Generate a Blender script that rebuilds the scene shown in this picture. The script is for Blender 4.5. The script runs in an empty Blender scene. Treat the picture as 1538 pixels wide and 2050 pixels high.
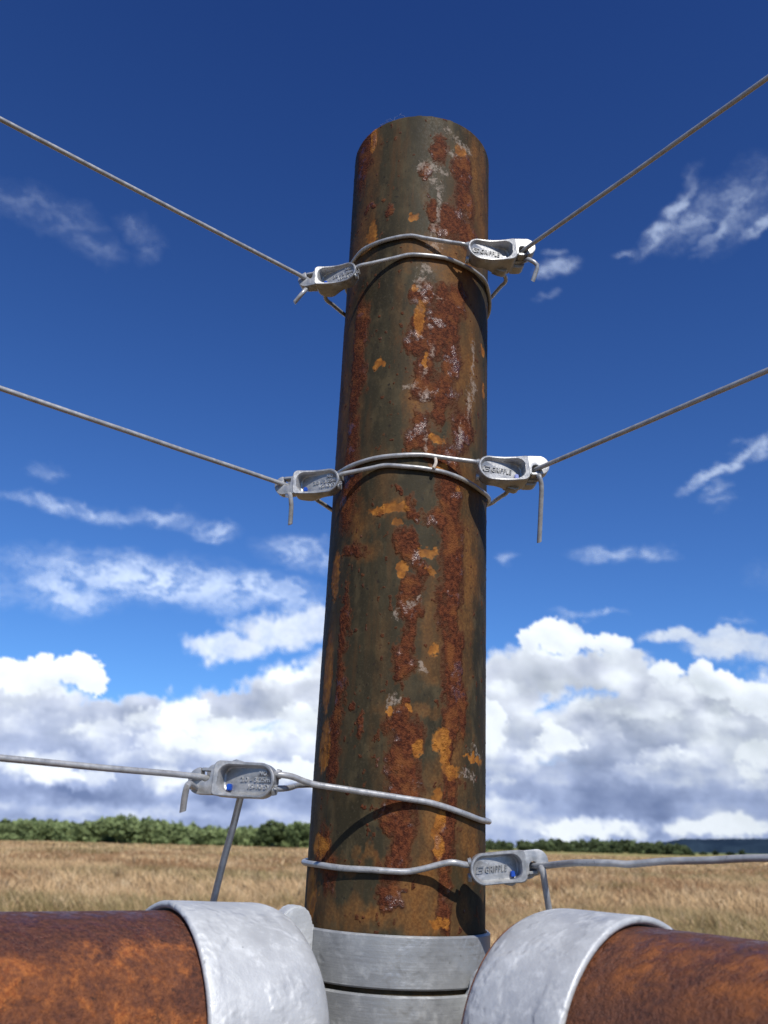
import bpy, bmesh, math, random
import numpy as np
from mathutils import Vector, Matrix, noise as mnoise
R_ = math.radians
random.seed(7)
RNG = np.random.default_rng(11)
scene = bpy.context.scene
COL = scene.collection

# ------------------------------------------------------------------ camera frame
F_PX, PITCH, ROLL = 1712.0, R_(21.2), R_(2.74)
EYE = Vector((0, 0, 1.3))
FW = Vector((0, math.cos(PITCH), math.sin(PITCH)))
U0 = Vector((0, -math.sin(PITCH), math.cos(PITCH)))
R0 = Vector((1, 0, 0))
CR = R0 * math.cos(ROLL) + U0 * math.sin(ROLL)
CU = U0 * math.cos(ROLL) - R0 * math.sin(ROLL)

def sight(px, py):
    return FW + CR * ((px - 769) / F_PX) + CU * ((1025 - py) / F_PX)
def at(px, py, depth):
    return EYE + sight(px, py) * depth
def azel(px, py):
    d = sight(px, py).normalized()
    return math.degrees(math.atan2(d.x, d.y)), math.degrees(math.asin(d.z))

PX, PY, PR = 0.0125, 0.3965, 0.038           # corner post axis and radius
PTOP = EYE.z + 0.3725
def prad(z):
    t = min(1, max(0, (z - EYE.z) / .37)); return PR * (1 + .032 * t * t)
def on_post(px, py, off=0.0):
    """point where the line of sight meets the post (grown by off)"""
    d = sight(px, py); z = EYE.z + .2
    for _ in range(4):
        r = prad(z) + off
        a = d.x**2 + d.y**2
        b = -2 * (d.x * PX + d.y * PY)
        c = PX**2 + PY**2 - r * r
        disc = b * b - 4 * a * c
        if disc < 0:
            t = -b / (2 * a)
            p = EYE + d * t
            v = Vector((p.x - PX, p.y - PY, 0)).normalized() * r
            p = Vector((PX + v.x, PY + v.y, p.z))
        else:
            p = EYE + d * ((-b - math.sqrt(disc)) / (2 * a))
        z = p.z
    return p
def th_of(p):
    return math.atan2(p.x - PX, -(p.y - PY))
def ring_pt(th, z, r):
    return Vector((PX + r * math.sin(th), PY - r * math.cos(th), z))

# ------------------------------------------------------------------ object helpers
def tag(o, label=None, cat=None, group=None, kind=None):
    if label: o['label'] = label
    if cat: o['category'] = cat
    if group: o['group'] = group
    if kind: o['kind'] = kind
    return o
def link(name, me, mat=None, parent=None):
    o = bpy.data.objects.new(name, me)
    COL.objects.link(o)
    if mat is not None and not me.materials: me.materials.append(mat)
    if parent is not None: o.parent = parent
    return o
def from_bm(name, bm, mat, parent=None, smooth=True, sharp=35):
    me = bpy.data.meshes.new(name)
    bmesh.ops.recalc_face_normals(bm, faces=bm.faces)
    for f in bm.faces: f.smooth = smooth
    if smooth:
        for e in bm.edges:
            if len(e.link_faces) == 2 and e.calc_face_angle(0) > R_(sharp): e.smooth = False
    bm.to_mesh(me); bm.free()
    return link(name, me, mat, parent)
def empty(name, loc=(0, 0, 0)):
    o = bpy.data.objects.new(name, None); COL.objects.link(o); o.location = loc
    o.empty_display_size = 0.02
    return o
def from_np(name, verts, faces_flat, loop_tot, mat, parent=None, smooth=False, attrs=None, colors=None):
    me = bpy.data.meshes.new(name)
    nv, nf, nl = len(verts), len(loop_tot), len(faces_flat)
    me.vertices.add(nv); me.vertices.foreach_set('co', np.ascontiguousarray(verts, dtype=np.float32).ravel())
    me.loops.add(nl); me.loops.foreach_set('vertex_index', faces_flat.astype(np.int32))
    me.polygons.add(nf)
    starts = np.concatenate([[0], np.cumsum(loop_tot)[:-1]]).astype(np.int32)
    me.polygons.foreach_set('loop_start', starts)
    me.polygons.foreach_set('loop_total', loop_tot.astype(np.int32))
    me.polygons.foreach_set('use_smooth', np.full(nf, smooth))
    for k, a in (attrs or {}).items():
        at_ = me.attributes.new(k, 'FLOAT', 'POINT'); at_.data.foreach_set('value', a.astype(np.float32).ravel())
    for k, c in (colors or {}).items():
        at_ = me.attributes.new(k, 'FLOAT_COLOR', 'POINT'); at_.data.foreach_set('color', c.astype(np.float32).ravel())
    me.update(calc_edges=True); me.validate()
    return link(name, me, mat, parent)

# ------------------------------------------------------------------ node helpers
class NT:
    def __init__(s, tree): s.t = tree; s.n = tree.nodes; s.l = tree.links
    def put(s, sock, v):
        if v is None: return
        if isinstance(v, bpy.types.NodeSocket): s.l.new(v, sock)
        else: sock.default_value = v
    def m(s, op, a, b=None, c=None, clamp=False):
        n = s.n.new('ShaderNodeMath'); n.operation = op; n.use_clamp = clamp
        for i, v in enumerate((a, b, c)): s.put(n.inputs[i], v)
        return n.outputs[0]
    def v(s, op, a, b=None, scale=None):
        n = s.n.new('ShaderNodeVectorMath'); n.operation = op
        s.put(n.inputs[0], a); s.put(n.inputs[1], b)
        if scale is not None: s.put(n.inputs['Scale'], scale)
        return n.outputs['Value'] if op in ('LENGTH', 'DOT_PRODUCT', 'DISTANCE') else n.outputs[0]
    def noise(s, vec, scale, detail=4, rough=.5, dist=0.0, color=False, lac=2.0):
        n = s.n.new('ShaderNodeTexNoise')
        s.put(n.inputs['Vector'], vec); n.inputs['Scale'].default_value = scale
        n.inputs['Detail'].default_value = detail; n.inputs['Roughness'].default_value = rough
        n.inputs['Distortion'].default_value = dist; n.inputs['Lacunarity'].default_value = lac
        return n.outputs['Color'] if color else n.outputs['Fac']
    def vor(s, vec, scale, feat='F1', out='Distance', rand=1.0, smooth=None):
        n = s.n.new('ShaderNodeTexVoronoi'); n.feature = feat
        s.put(n.inputs['Vector'], vec); n.inputs['Scale'].default_value = scale
        n.inputs['Randomness'].default_value = rand
        if smooth is not None: n.inputs['Smoothness'].default_value = smooth
        return n.outputs[out]
    def ramp(s, f, lo, hi, a=0.0, b=1.0, smooth=True):
        n = s.n.new('ShaderNodeMapRange'); n.interpolation_type = 'SMOOTHSTEP' if smooth else 'LINEAR'
        s.put(n.inputs[0], f)
        for i, v in enumerate((lo, hi, a, b)): s.put(n.inputs[i + 1], v)
        return n.outputs[0]
    def mix(s, f, a, b, mode='MIX'):
        n = s.n.new('ShaderNodeMix'); n.data_type = 'RGBA'; n.blend_type = mode
        s.put(n.inputs[0], f)
        for i, v in ((6, a), (7, b)):
            if isinstance(v, (tuple, list)) and len(v) == 3: v = tuple(v) + (1,)
            s.put(n.inputs[i], v)
        return n.outputs[2]
    def comb(s, x, y, z=0.0):
        n = s.n.new('ShaderNodeCombineXYZ')
        for i, v in enumerate((x, y, z)): s.put(n.inputs[i], v)
        return n.outputs[0]
    def sep(s, v):
        n = s.n.new('ShaderNodeSeparateXYZ'); s.put(n.inputs[0], v); return n.outputs
    def attr(s, name, out='Fac'):
        n = s.n.new('ShaderNodeAttribute'); n.attribute_name = name; return n.outputs[out]
    def coord(s, out='Object'):
        return s.n.new('ShaderNodeTexCoord').outputs[out]
    def bump(s, h, strength=.3, dist=.001, normal=None):
        n = s.n.new('ShaderNodeBump'); s.put(n.inputs['Height'], h)
        s.put(n.inputs['Strength'], strength); s.put(n.inputs['Distance'], dist)
        if normal is not None: s.put(n.inputs['Normal'], normal)
        return n.outputs[0]
    def map(s, vec, sc=(1, 1, 1), loc=(0, 0, 0)):
        n = s.n.new('ShaderNodeMapping'); s.put(n.inputs['Vector'], vec)
        n.inputs['Scale'].default_value = sc; n.inputs['Location'].default_value = loc
        return n.outputs[0]

def material(name):
    m = bpy.data.materials.new(name); m.use_nodes = True
    nt = NT(m.node_tree)
    b = next(n for n in nt.n if n.type == 'BSDF_PRINCIPLED')
    return m, nt, b

def s2l(r, g, b):
    f = lambda c: (c / 255 / 12.92) if c <= 10 else ((c / 255 + .055) / 1.055) ** 2.4
    return (f(r), f(g), f(b))

# ------------------------------------------------------------------ materials
def mat_rust_post():
    m, nt, b = material('mill_scale_and_rust')
    co = nt.coord('Object')
    scale_, orange, pale, tint = (nt.attr(k) for k in ('rust', 'orange', 'pale', 'tint'))
    fine = nt.noise(co, 900, 6, .65)
    mid = nt.noise(nt.map(co, (1, 1, .45)), 160, 6, .6)
    big = nt.noise(nt.map(co, (1, 1, .3)), 38, 5, .6)
    base = nt.mix(nt.ramp(big, .3, .7), (.024, .0200, .0115), (.042, .0345, .0190))
    base = nt.mix(nt.ramp(mid, .45, .72), base, (.068, .052, .027))
    base = nt.mix(nt.m('MULTIPLY', nt.ramp(fine, .52, .75), .45), base, (.095, .078, .050))
    base = nt.mix(nt.ramp(nt.noise(co, 420, 3, .6), .62, .7), base, (.022, .018, .013))
    tn = nt.m('MULTIPLY', tint, nt.ramp(mid, .3, .62, .45, 1.0), clamp=True)
    base = nt.mix(tn, base, nt.mix(nt.ramp(fine, .35, .65), (.115, .047, .0135), (.185, .086, .025)))
    rustc = nt.mix(nt.ramp(nt.noise(co, 620, 5, .7), .36, .66), (.037, .0098, .0050), (.128, .038, .0145))
    rustc = nt.mix(nt.ramp(nt.noise(co, 120, 3, .6), .48, .7), rustc, (.150, .052, .016))
    brk = nt.m('ADD', nt.m('MULTIPLY', nt.m('SUBTRACT', mid, .5), 1.1), nt.m('MULTIPLY', nt.m('SUBTRACT', fine, .5), .7))
    rn = nt.ramp(nt.m('ADD', scale_, brk), .28, .78)
    halo = nt.m('MULTIPLY', nt.ramp(nt.m('ADD', scale_, nt.m('MULTIPLY', brk, .6)), .14, .46), .75)
    streak = nt.ramp(nt.noise(nt.map(co, (1, 1, .10)), 150, 5, .6), .48, .66)
    base = nt.mix(nt.m('MULTIPLY', streak, nt.ramp(big, .44, .64, .05, .7)), base, (.082, .042, .017))
    base = nt.mix(halo, base, (.092, .036, .013))
    edge = nt.m('MULTIPLY', nt.m('MULTIPLY', rn, nt.m('SUBTRACT', 1.0, rn)), 3.0, clamp=True)
    c = nt.mix(rn, base, rustc)
    c = nt.mix(nt.m('MULTIPLY', edge, .45), c, (.022, .009, .006))
    on = nt.m('MULTIPLY', nt.ramp(nt.m('ADD', orange, nt.m('MULTIPLY', brk, .55)), .36, .64), nt.ramp(nt.noise(co, 75, 3, .6), .32, .6, .55, .95))
    c = nt.mix(on, c, nt.mix(nt.ramp(nt.noise(co, 300, 5, .65), .35, .68), (.20, .068, .012), (.37, .150, .026)))
    pn = nt.m('MULTIPLY', nt.ramp(nt.m('ADD', pale, nt.m('MULTIPLY', nt.m('SUBTRACT', nt.noise(co, 620, 6, .8), .5), 2.6)), .55, 1.0), .48)
    c = nt.mix(pn, c, (.40, .33, .27))  # pale mineral patches, broken into speckles as painted glints
    nt.put(b.inputs['Base Color'], c)
    r = nt.ramp(fine, .3, .7, .52, .72)
    r = nt.mix(nt.m('MULTIPLY', nt.ramp(nt.noise(co, 95, 4, .65), .54, .64), rn), nt.mix(rn, r, (.78, .78, .78)), (.24, .24, .24))
    r = nt.m('MAXIMUM', r, nt.m('MULTIPLY', on, .75))
    nt.put(b.inputs['Roughness'], r)
    glint = nt.m('MULTIPLY', nt.ramp(nt.noise(co, 95, 4, .65), .54, .64), rn)
    nt.put(b.inputs['Specular IOR Level'], nt.ramp(glint, 0, 1, .12, .62))
    grain = nt.m('MULTIPLY', nt.m('ADD', nt.m('MULTIPLY', nt.vor(co, 1500), .6), nt.noise(co, 1500, 3, .6)), nt.m('ADD', nt.m('MULTIPLY', rn, .9), .10))
    h = nt.m('ADD', grain, nt.m('MULTIPLY', rn, .35))
    h = nt.m('ADD', h, nt.m('MULTIPLY', pn, .5))
    nt.put(b.inputs['Normal'], nt.bump(h, .6, .0006))
    return m

def mat_rust_rail(shaded_side=False):
    m, nt, b = material('dark_red_rust')
    co = nt.coord('Object')
    big = nt.noise(nt.map(co, (.75, 1, 1)), 62, 7, .66, .3)
    mid = nt.noise(nt.map(co, (.8, 1, 1)), 210, 7, .68, .2)
    fine = nt.noise(co, 700, 5, .65)
    up = nt.sep(nt.n.new('ShaderNodeNewGeometry').outputs['Normal'])[2]
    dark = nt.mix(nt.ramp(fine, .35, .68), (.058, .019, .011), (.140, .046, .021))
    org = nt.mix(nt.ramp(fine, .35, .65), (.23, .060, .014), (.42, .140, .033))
    brown = nt.mix(nt.ramp(fine, .3, .7), (.082, .028, .014) if shaded_side else (.135, .041, .014), (.145, .050, .022) if shaded_side else (.240, .080, .024))  # right rail's browns darkened, its side in shade put into the rust colour
    f1 = nt.ramp(nt.m('SUBTRACT', big, nt.m('MULTIPLY', nt.ramp(up, .62, .95), .0 if shaded_side else .26)), .36, .54)
    f2 = nt.ramp(nt.m('ADD', nt.m('MULTIPLY', mid, .5), nt.m('MULTIPLY', big, .5)), .58, .74) if shaded_side else nt.ramp(nt.m('ADD', nt.m('MULTIPLY', mid, .6), nt.m('MULTIPLY', big, .4)), .48, .62)
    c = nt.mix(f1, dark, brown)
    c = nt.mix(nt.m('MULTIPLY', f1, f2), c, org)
    if shaded_side: c = nt.mix(nt.m('MULTIPLY', nt.m('MULTIPLY', nt.ramp(up, .50, .78), nt.ramp(up, 1.0, .90)), nt.ramp(big, .36, .56)), c, nt.mix(nt.ramp(mid, .35, .65), (.12, .036, .011), (.27, .085, .019)))  # orange rust band on upward faces, sunlit top painted in
    c = nt.mix(nt.m('MULTIPLY', nt.ramp(nt.noise(co, 260, 4, .7), .60, .76), .35 if shaded_side else .8), c, (.020, .008, .006))
    nt.put(b.inputs['Base Color'], c)
    nt.put(b.inputs['Roughness'], nt.mix(nt.ramp(up, .55, .9), nt.ramp(mid, .35, .65, .5, .9), nt.ramp(mid, .38, .62, .30, .7)))
    b.inputs['Specular IOR Level'].default_value = .45
    h = nt.m('ADD', nt.m('MULTIPLY', mid, 1.0), nt.m('MULTIPLY', nt.noise(co, 420, 5, .7), .55))
    nt.put(b.inputs['Normal'], nt.bump(h, .95, .0024))
    return m

def mat_galv(name, tone=1.0, metal=.35, rough=.5, brushed=False):
    m, nt, b = material(name)
    co = nt.coord('Object')
    big = nt.noise(co, 42, 6, .62, .4)
    mid = nt.noise(co, 150, 6, .65)
    fine = nt.noise(co, 800, 4, .6)
    c = nt.mix(nt.ramp(big, .34, .66), (.375 * tone, .388 * tone, .400 * tone), (.48 * tone, .495 * tone, .50 * tone))
    c = nt.mix(nt.ramp(mid, .5, .72), c, (.55 * tone, .565 * tone, .57 * tone))
    c = nt.mix(nt.m('MULTIPLY', nt.ramp(nt.noise(co, 210, 3, .6), .66, .74), nt.ramp(big, .5, .6)), c, (.17, .18, .18))
    nt.put(b.inputs['Base Color'], c)
    b.inputs['Metallic'].default_value = metal
    nt.put(b.inputs['Roughness'], nt.ramp(mid, .3, .7, rough - .06, rough + .14))
    pits = nt.ramp(nt.vor(nt.v('ADD', co, nt.v('SCALE', nt.noise(co, 160, 3, color=True), scale=.006)), 130), .0, .28)
    sel = nt.ramp(nt.noise(co, 60, 3, .6), .50, .62)
    h = nt.m('ADD', nt.m('MULTIPLY', mid, .55), nt.m('MULTIPLY', fine, .14))
    h = nt.m('ADD', h, nt.m('MULTIPLY', nt.m('SUBTRACT', 1.0, sel), .9) if False else nt.m('MULTIPLY', nt.m('MULTIPLY', pits, sel), .5))
    if brushed:
        h = nt.m('ADD', nt.m('MULTIPLY', h, .5), nt.m('MULTIPLY', nt.noise(nt.map(co, (.12, .12, 2.2)), 380, 3, .6), .16))
    nt.put(b.inputs['Normal'], nt.bump(h, .55, .0014))
    return m

def mat_zinc(name, lo=.40, hi=.62, metal=.8, rough=.42, bump=.25):
    m, nt, b = material(name)
    co = nt.coord('Object')
    n1 = nt.noise(co, 260, 6, .65)
    n2 = nt.noise(co, 1400, 4, .6)
    c = nt.mix(nt.ramp(n1, .32, .68), (lo, lo * 1.02, lo * 1.04), (hi, hi * 1.01, hi * 1.01))
    c = nt.mix(nt.ramp(nt.noise(co, 700, 4, .7), .62, .75), c, (lo * .45, lo * .44, lo * .42))
    nt.put(b.inputs['Base Color'], c)
    b.inputs['Metallic'].default_value = metal
    nt.put(b.inputs['Roughness'], nt.ramp(n1, .3, .7, rough - .08, rough + .12))
    nt.put(b.inputs['Normal'], nt.bump(nt.m('ADD', n1, nt.m('MULTIPLY', n2, .5)), bump, .0005))
    return m

def mat_plain(name, col, rough=.5, metal=0.0):
    m, nt, b = material(name)
    co = nt.coord('Object')
    n = nt.noise(co, 600, 4, .6)
    nt.put(b.inputs['Base Color'], nt.mix(nt.ramp(n, .3, .7), tuple(c * .8 for c in col), tuple(min(1, c * 1.15) for c in col)))
    b.inputs['Roughness'].default_value = rough; b.inputs['Metallic'].default_value = metal
    return m

def mat_vcol(name, attr='tone', rough=.8, transl=0.0, spec=.2):
    m, nt, b = material(name)
    a = nt.n.new('ShaderNodeAttribute'); a.attribute_name = attr
    nt.l.new(a.outputs['Color'], b.inputs['Base Color'])
    b.inputs['Roughness'].default_value = rough
    b.inputs['Specular IOR Level'].default_value = spec
    if transl:
        t = nt.n.new('ShaderNodeBsdfTranslucent'); nt.l.new(a.outputs['Color'], t.inputs[0])
        mx = nt.n.new('ShaderNodeMixShader'); mx.inputs[0].default_value = transl
        nt.l.new(b.outputs[0], mx.inputs[1]); nt.l.new(t.outputs[0], mx.inputs[2])
        out = next(n for n in nt.n if n.type == 'OUTPUT_MATERIAL'); nt.l.new(mx.outputs[0], out.inputs[0])
    return m

M_POST = mat_rust_post()
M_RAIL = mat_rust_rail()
M_RAIL_SHADED = mat_rust_rail(True)
M_CUP = mat_galv('galvanised_cast_cup', 1.08, .22, .50)
M_BAND = mat_galv('galvanised_band', .66, .35, .42, True)
M_ZINC = mat_zinc('zinc_alloy', .27, .41, .45, .40)
M_FLOOR_ = mat_zinc('zinc_floor', .46, .62, .6, .45, .18)
M_LETTER_SHADE = mat_zinc('cast_lettering_shaded', .18, .30, .5, .45)  # darker tone puts the shaded sides of the right grippers' letters into the colour
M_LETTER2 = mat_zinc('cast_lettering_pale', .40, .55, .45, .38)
M_WIRE = mat_zinc('galvanised_wire', .29, .42, .3, .34, .10)
M_BLUE = mat_plain('blue_plastic', (.010, .070, .42), .35)
M_DARK = mat_plain('shadowed_steel', (.10, .10, .10), .55, .6)

# ------------------------------------------------------------------ numpy noise
_T = RNG.random((512, 512))
def vnoise(x, y, seed=0, perx=None):
    xi = np.floor(x).astype(int); yi = np.floor(y).astype(int)
    fx = x - xi; fy = y - yi
    fx = fx * fx * fx * (fx * (fx * 6 - 15) + 10); fy = fy * fy * fy * (fy * (fy * 6 - 15) + 10)
    def L(a, b):
        if perx: a = np.mod(a, perx)
        return _T[(a + seed * 37) % 512, (b + seed * 91 + (a // 512) * 13) % 512]
    return (L(xi, yi) * (1 - fx) + L(xi + 1, yi) * fx) * (1 - fy) + (L(xi, yi + 1) * (1 - fx) + L(xi + 1, yi + 1) * fx) * fy
def fbm(x, y, oct=5, seed=0, perx=None, gain=.5):
    a, s, t = 1.0, 0, 0
    for i in range(oct):
        s = s + a * vnoise(x * 2**i, y * 2**i, seed + i, perx * 2**i if perx else None); t += a; a *= gain
    return s / t
def sstep(a, b, x):
    t = np.clip((x - a) / (b - a), 0, 1); return t * t * (3 - 2 * t)

# ------------------------------------------------------------------ corner post
def grid_faces(nr, nc, wrap=True):
    i = np.arange(nr - 1)[:, None]; j = np.arange(nc if wrap else nc - 1)[None, :]
    j2 = (j + 1) % nc
    q = np.stack([i * nc + j, i * nc + j2, (i + 1) * nc + j2, (i + 1) * nc + j], -1)
    return q.reshape(-1, 4)

# patches: (photo x, photo y, half width, half height)
RUST = [(880,300,16,22),(925,340,22,30),(928,400,24,36),(905,440,30,30),(935,470,22,26),(780,425,8,8),(855,345,14,16),
 (862,420,12,16),(870,455,14,12),(845,590,22,22),(885,600,28,26),(840,655,24,26),(880,650,34,36),(828,690,26,22),(850,735,24,30),(862,690,26,24),
 (845,775,22,26),(905,640,20,60),(915,600,24,30),(905,730,24,40),(890,790,28,36),(880,830,18,26),(848,850,16,22),(838,880,32,26),(862,905,14,14),(925,860,24,46),
 (900,930,30,40),(905,990,30,46),(880,1040,30,22),(905,1060,30,50),(830,1020,20,18),(815,1085,24,28),(826,1110,18,26),(845,1150,22,30),(820,1180,26,32),(806,1215,20,24),
 (826,1230,20,28),(815,1280,20,36),(806,1320,24,30),(798,1350,14,20),(805,1400,10,10),(800,1440,30,28),(815,1480,36,38),(800,1520,26,30),(812,1560,34,40),
 (800,1610,30,40),(780,1640,26,24),(806,1670,34,46),(792,1720,30,44),(785,1790,24,26),
 (905,1120,30,56),(905,1190,26,50),(900,1240,22,40),(906,1300,24,40),(903,1350,22,40),(912,1400,26,46),(900,1450,20,40),(928,1430,12,44),(895,1500,14,40),
 (905,1560,24,30),(902,1600,20,40),(895,1660,22,46),(888,1720,22,34),(893,1770,14,24),(890,1830,22,30),
 (738,300,10,30),(725,330,12,50),(722,660,14,60),(716,760,14,70),(706,880,16,70),(700,950,20,60),(695,1020,20,40),(708,1100,22,20),(692,1240,10,70),(686,1290,10,30),(678,1400,13,70),(672,1470,15,60),(666,1530,16,50),
 (725,1455,10,26),(705,1405,8,14),(655,1750,20,40),(648,1700,12,50),(740,415,14,6),(800,990,8,9)]
ORANGE = [(840,640,11,26),(850,612,6,14),(833,575,5,6),(850,720,6,14),(778,1019,46,9),(797,1046,10,7),(855,1103,24,9),(803,1136,12,18),(864,1142,9,11),(875,880,16,8),(880,935,22,9),
 (672,1150,8,46),(656,1345,9,82),(650,1495,12,48),(641,1692,16,20),(622,1790,11,56),(758,727,14,11),(966,702,4,10),(968,785,4,14),(884,1483,17,22),(890,1520,10,30),
 (905,1545,20,16),(950,1520,22,6),(876,1592,13,13),(880,1640,10,18),(880,1700,11,24),(872,1670,10,12),(870,1300,10,14),(818,1415,8,8),(782,1418,8,8),(835,1500,12,20),(920,985,6,6),
 (830,435,8,8),(922,300,10,12),(748,280,6,26),(745,470,10,24),(880,1845,22,10)]
PALE = [(900,268,14,10),(920,285,16,10),(935,300,10,10),(905,305,14,10),(870,335,26,16),(845,330,14,12),(890,345,14,12),(870,370,14,12),(880,395,10,26),(876,430,8,26),(866,460,6,26),(872,490,14,12),
 (850,540,14,20),(842,565,10,14),(875,600,12,6),(862,700,10,20),(848,745,10,20),(830,770,14,12),(850,790,12,16),(945,730,6,50),(948,780,8,30),(938,815,10,34),(925,870,8,30),(855,890,4,26),(868,930,8,10),
 (790,1236,10,10),(835,1205,10,10),(840,1330,12,14),(785,1400,8,10),(955,1510,18,8),(940,1555,18,8),(815,775,14,10)]
TINT = [(925,560,34,100),(935,760,30,140),(935,960,26,80),(935,1130,24,120),(930,1280,24,140),(925,1430,24,120),(860,500,40,30),(800,1020,80,14),(830,1415,60,16),(860,1330,30,40),(730,450,20,80),(745,300,16,60),
 (900,1560,50,60),(930,1680,30,60),(850,1770,50,70),(800,1835,150,26),(780,1730,120,14),(880,1640,40,120),(720,1100,30,30),(685,760,14,200),(700,560,16,80),(960,420,20,140),(720,1060,20,40),(840,800,40,60),(870,1250,30,100),(960,340,22,60)]

def build_post():
    nth, z0, z1, dz = 560, EYE.z - .085, PTOP, .00052
    zs = np.arange(z0, z1, dz); zs[-1] = z1 - .0005
    zs = np.concatenate([[0.0, .4, .9], zs, [z1]])
    th = (np.arange(nth) / nth) * 2 * np.pi - np.pi
    TH, Z = np.meshgrid(th, zs)
    X = TH * PR * 1000; Y = (Z - EYE.z) * 1000                 # mm on the surface
    pmm = 2 * math.pi * PR * 1000
    per = lambda cells: cells
    def fb(cells, yscale, oct, seed, gain=.5):
        return fbm((TH + np.pi) / (2 * np.pi) * cells, Y / pmm * cells * yscale, oct, seed, cells, gain)
    wx = (fb(40, .42, 4, 3, .58) - .5) * 10; wy = (fb(40, .6, 4, 9, .6) - .5) * 15
    wx2 = (fb(150, 1, 3, 21, .6) - .5) * 3.2; wy2 = (fb(150, 1, 3, 23, .6) - .5) * 3.2
    Xw, Yw = X + wx + wx2, Y + wy + wy2
    def field(lst, soft=.5, warp=1.0):
        xx = X + wx * warp + wx2 * max(warp, .9); yy = Y + wy * warp + wy2 * max(warp, .9)
        out = np.zeros_like(X)
        for (px, py, rx, ry) in lst:
            p = on_post(px, py)
            cx, cy = th_of(p) * PR * 1000, (p.z - EYE.z) * 1000
            d = (p - EYE).dot(FW)
            k = 1000 * d / F_PX
            cosf = max(.35, abs(math.cos(th_of(p))))
            el = max(.75, math.cos(math.asin((p - EYE).normalized().z)))
            ax, ay = rx * k / cosf, ry * k / el
            sel = np.abs(xx[0] * 0 + X[0] - cx) < ax * 1.6 + 10
            jj = np.where(sel)[0]
            rr = np.where(np.abs(Y[:, 0] - cy) < ay * 1.6 + 12)[0]
            if len(jj) == 0 or len(rr) == 0: continue
            sl = np.ix_(rr, jj)
            r = np.sqrt(((xx[sl] - cx) / ax) ** 2 + ((yy[sl] - cy) / ay) ** 2)
            out[sl] = np.maximum(out[sl], np.clip(.5 + (1 - r) * soft, 0, 1))
        return out
    rust = field([(a, b, c * .86, d) for a, b, c, d in RUST], .9, .85)
    orange = field(ORANGE, .8, .4)
    pale = field(PALE, .55, .8)
    tint = np.clip(field(TINT, .9, 1.0) * .9 + (fb(24, .25, 5, 41, .55) - .55) * 1.2, 0, 1)
    # the rest of the post (sides and back) weathers the same way, without hand placed patches
    back = sstep(1.25, 1.7, np.abs(TH))
    rb = sstep(.50, .60, fb(18, .22, 6, 61, .6)); ob = sstep(.62, .66, fb(22, .3, 5, 71, .55))
    rust = np.maximum(rust, back * rb); orange = np.maximum(orange, back * ob)
    small = sstep(.74, .80, fb(90, .8, 3, 81)); rust = np.maximum(rust, small * .55)
    grain = fb(420, 1, 2, 31, .6)
    hump = sstep(.36, .72, rust + (fb(260, 1, 3, 88, .6) - .5) * .5)
    tz = np.clip((Z - EYE.z) / .37, 0, 1); rb_ = PR * (1 + .032 * tz * tz)
    rr = rb_ + hump * (.00004 + .00013 * grain) + (fb(60, .8, 4, 51) - .5) * .00016 - sstep(.45, .55, orange) * .00010
    rr[-1] = rb_[-1] - .0012; rr[-2] = rb_[-2] - .0003
    rr[-1] += (fb(50, 1, 3, 99)[-1] - .5) * .0005
    V = np.stack([PX + rr * np.sin(TH), PY - rr * np.cos(TH), Z], -1)
    V[-2:, :, 2] += ((fb(70, 1, 4, 77)[-1] - .5) * .0012)[None, :]
    nr = len(zs)
    inner = np.stack([PX + (PR - .0035) * np.sin(th), PY - (PR - .0035) * np.cos(th), np.full(nth, z1 - .0004)], -1)
    inner2 = inner.copy(); inner2[:, 2] = z1 - .25
    V = np.concatenate([V.reshape(-1, 3), inner, inner2])
    q = grid_faces(nr + 2, nth)
    pad = lambda a: np.concatenate([a.ravel(), np.zeros(2 * nth)])
    o = from_np('corner_post', V, q.ravel(), np.full(len(q), 4), M_POST, smooth=True,
                attrs={'rust': pad(rust), 'orange': pad(orange), 'pale': pad(pale), 'tint': pad(tint)})
    return tag(o, 'tall round steel corner post, olive brown with red rust streaks and orange spots', 'post')
build_post()

# ------------------------------------------------------------------ tubes
def catmull(P, step=.0015):
    P = [Vector(p) for p in P]
    P = [P[0] * 2 - P[1]] + P + [P[-1] * 2 - P[-2]]
    out = []
    for i in range(1, len(P) - 2):
        p0, p1, p2, p3 = P[i - 1:i + 3]
        t0 = 0; t1 = t0 + max((p1 - p0).length, 1e-6) ** .5; t2 = t1 + max((p2 - p1).length, 1e-6) ** .5; t3 = t2 + max((p3 - p2).length, 1e-6) ** .5
        n = max(2, min(400, int((p2 - p1).length / step)))
        for k in range(n):
            t = t1 + (t2 - t1) * k / n
            a1 = p0 * ((t1 - t) / (t1 - t0)) + p1 * ((t - t0) / (t1 - t0))
            a2 = p1 * ((t2 - t) / (t2 - t1)) + p2 * ((t - t1) / (t2 - t1))
            a3 = p2 * ((t3 - t) / (t3 - t2)) + p3 * ((t - t2) / (t3 - t2))
            b1 = a1 * ((t2 - t) / (t2 - t0)) + a2 * ((t - t0) / (t2 - t0))
            b2 = a2 * ((t3 - t) / (t3 - t1)) + a3 * ((t - t1) / (t3 - t1))
            out.append(b1 * ((t2 - t) / (t2 - t1)) + b2 * ((t - t1) / (t2 - t1)))
    out.append(P[-2])
    return out
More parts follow.
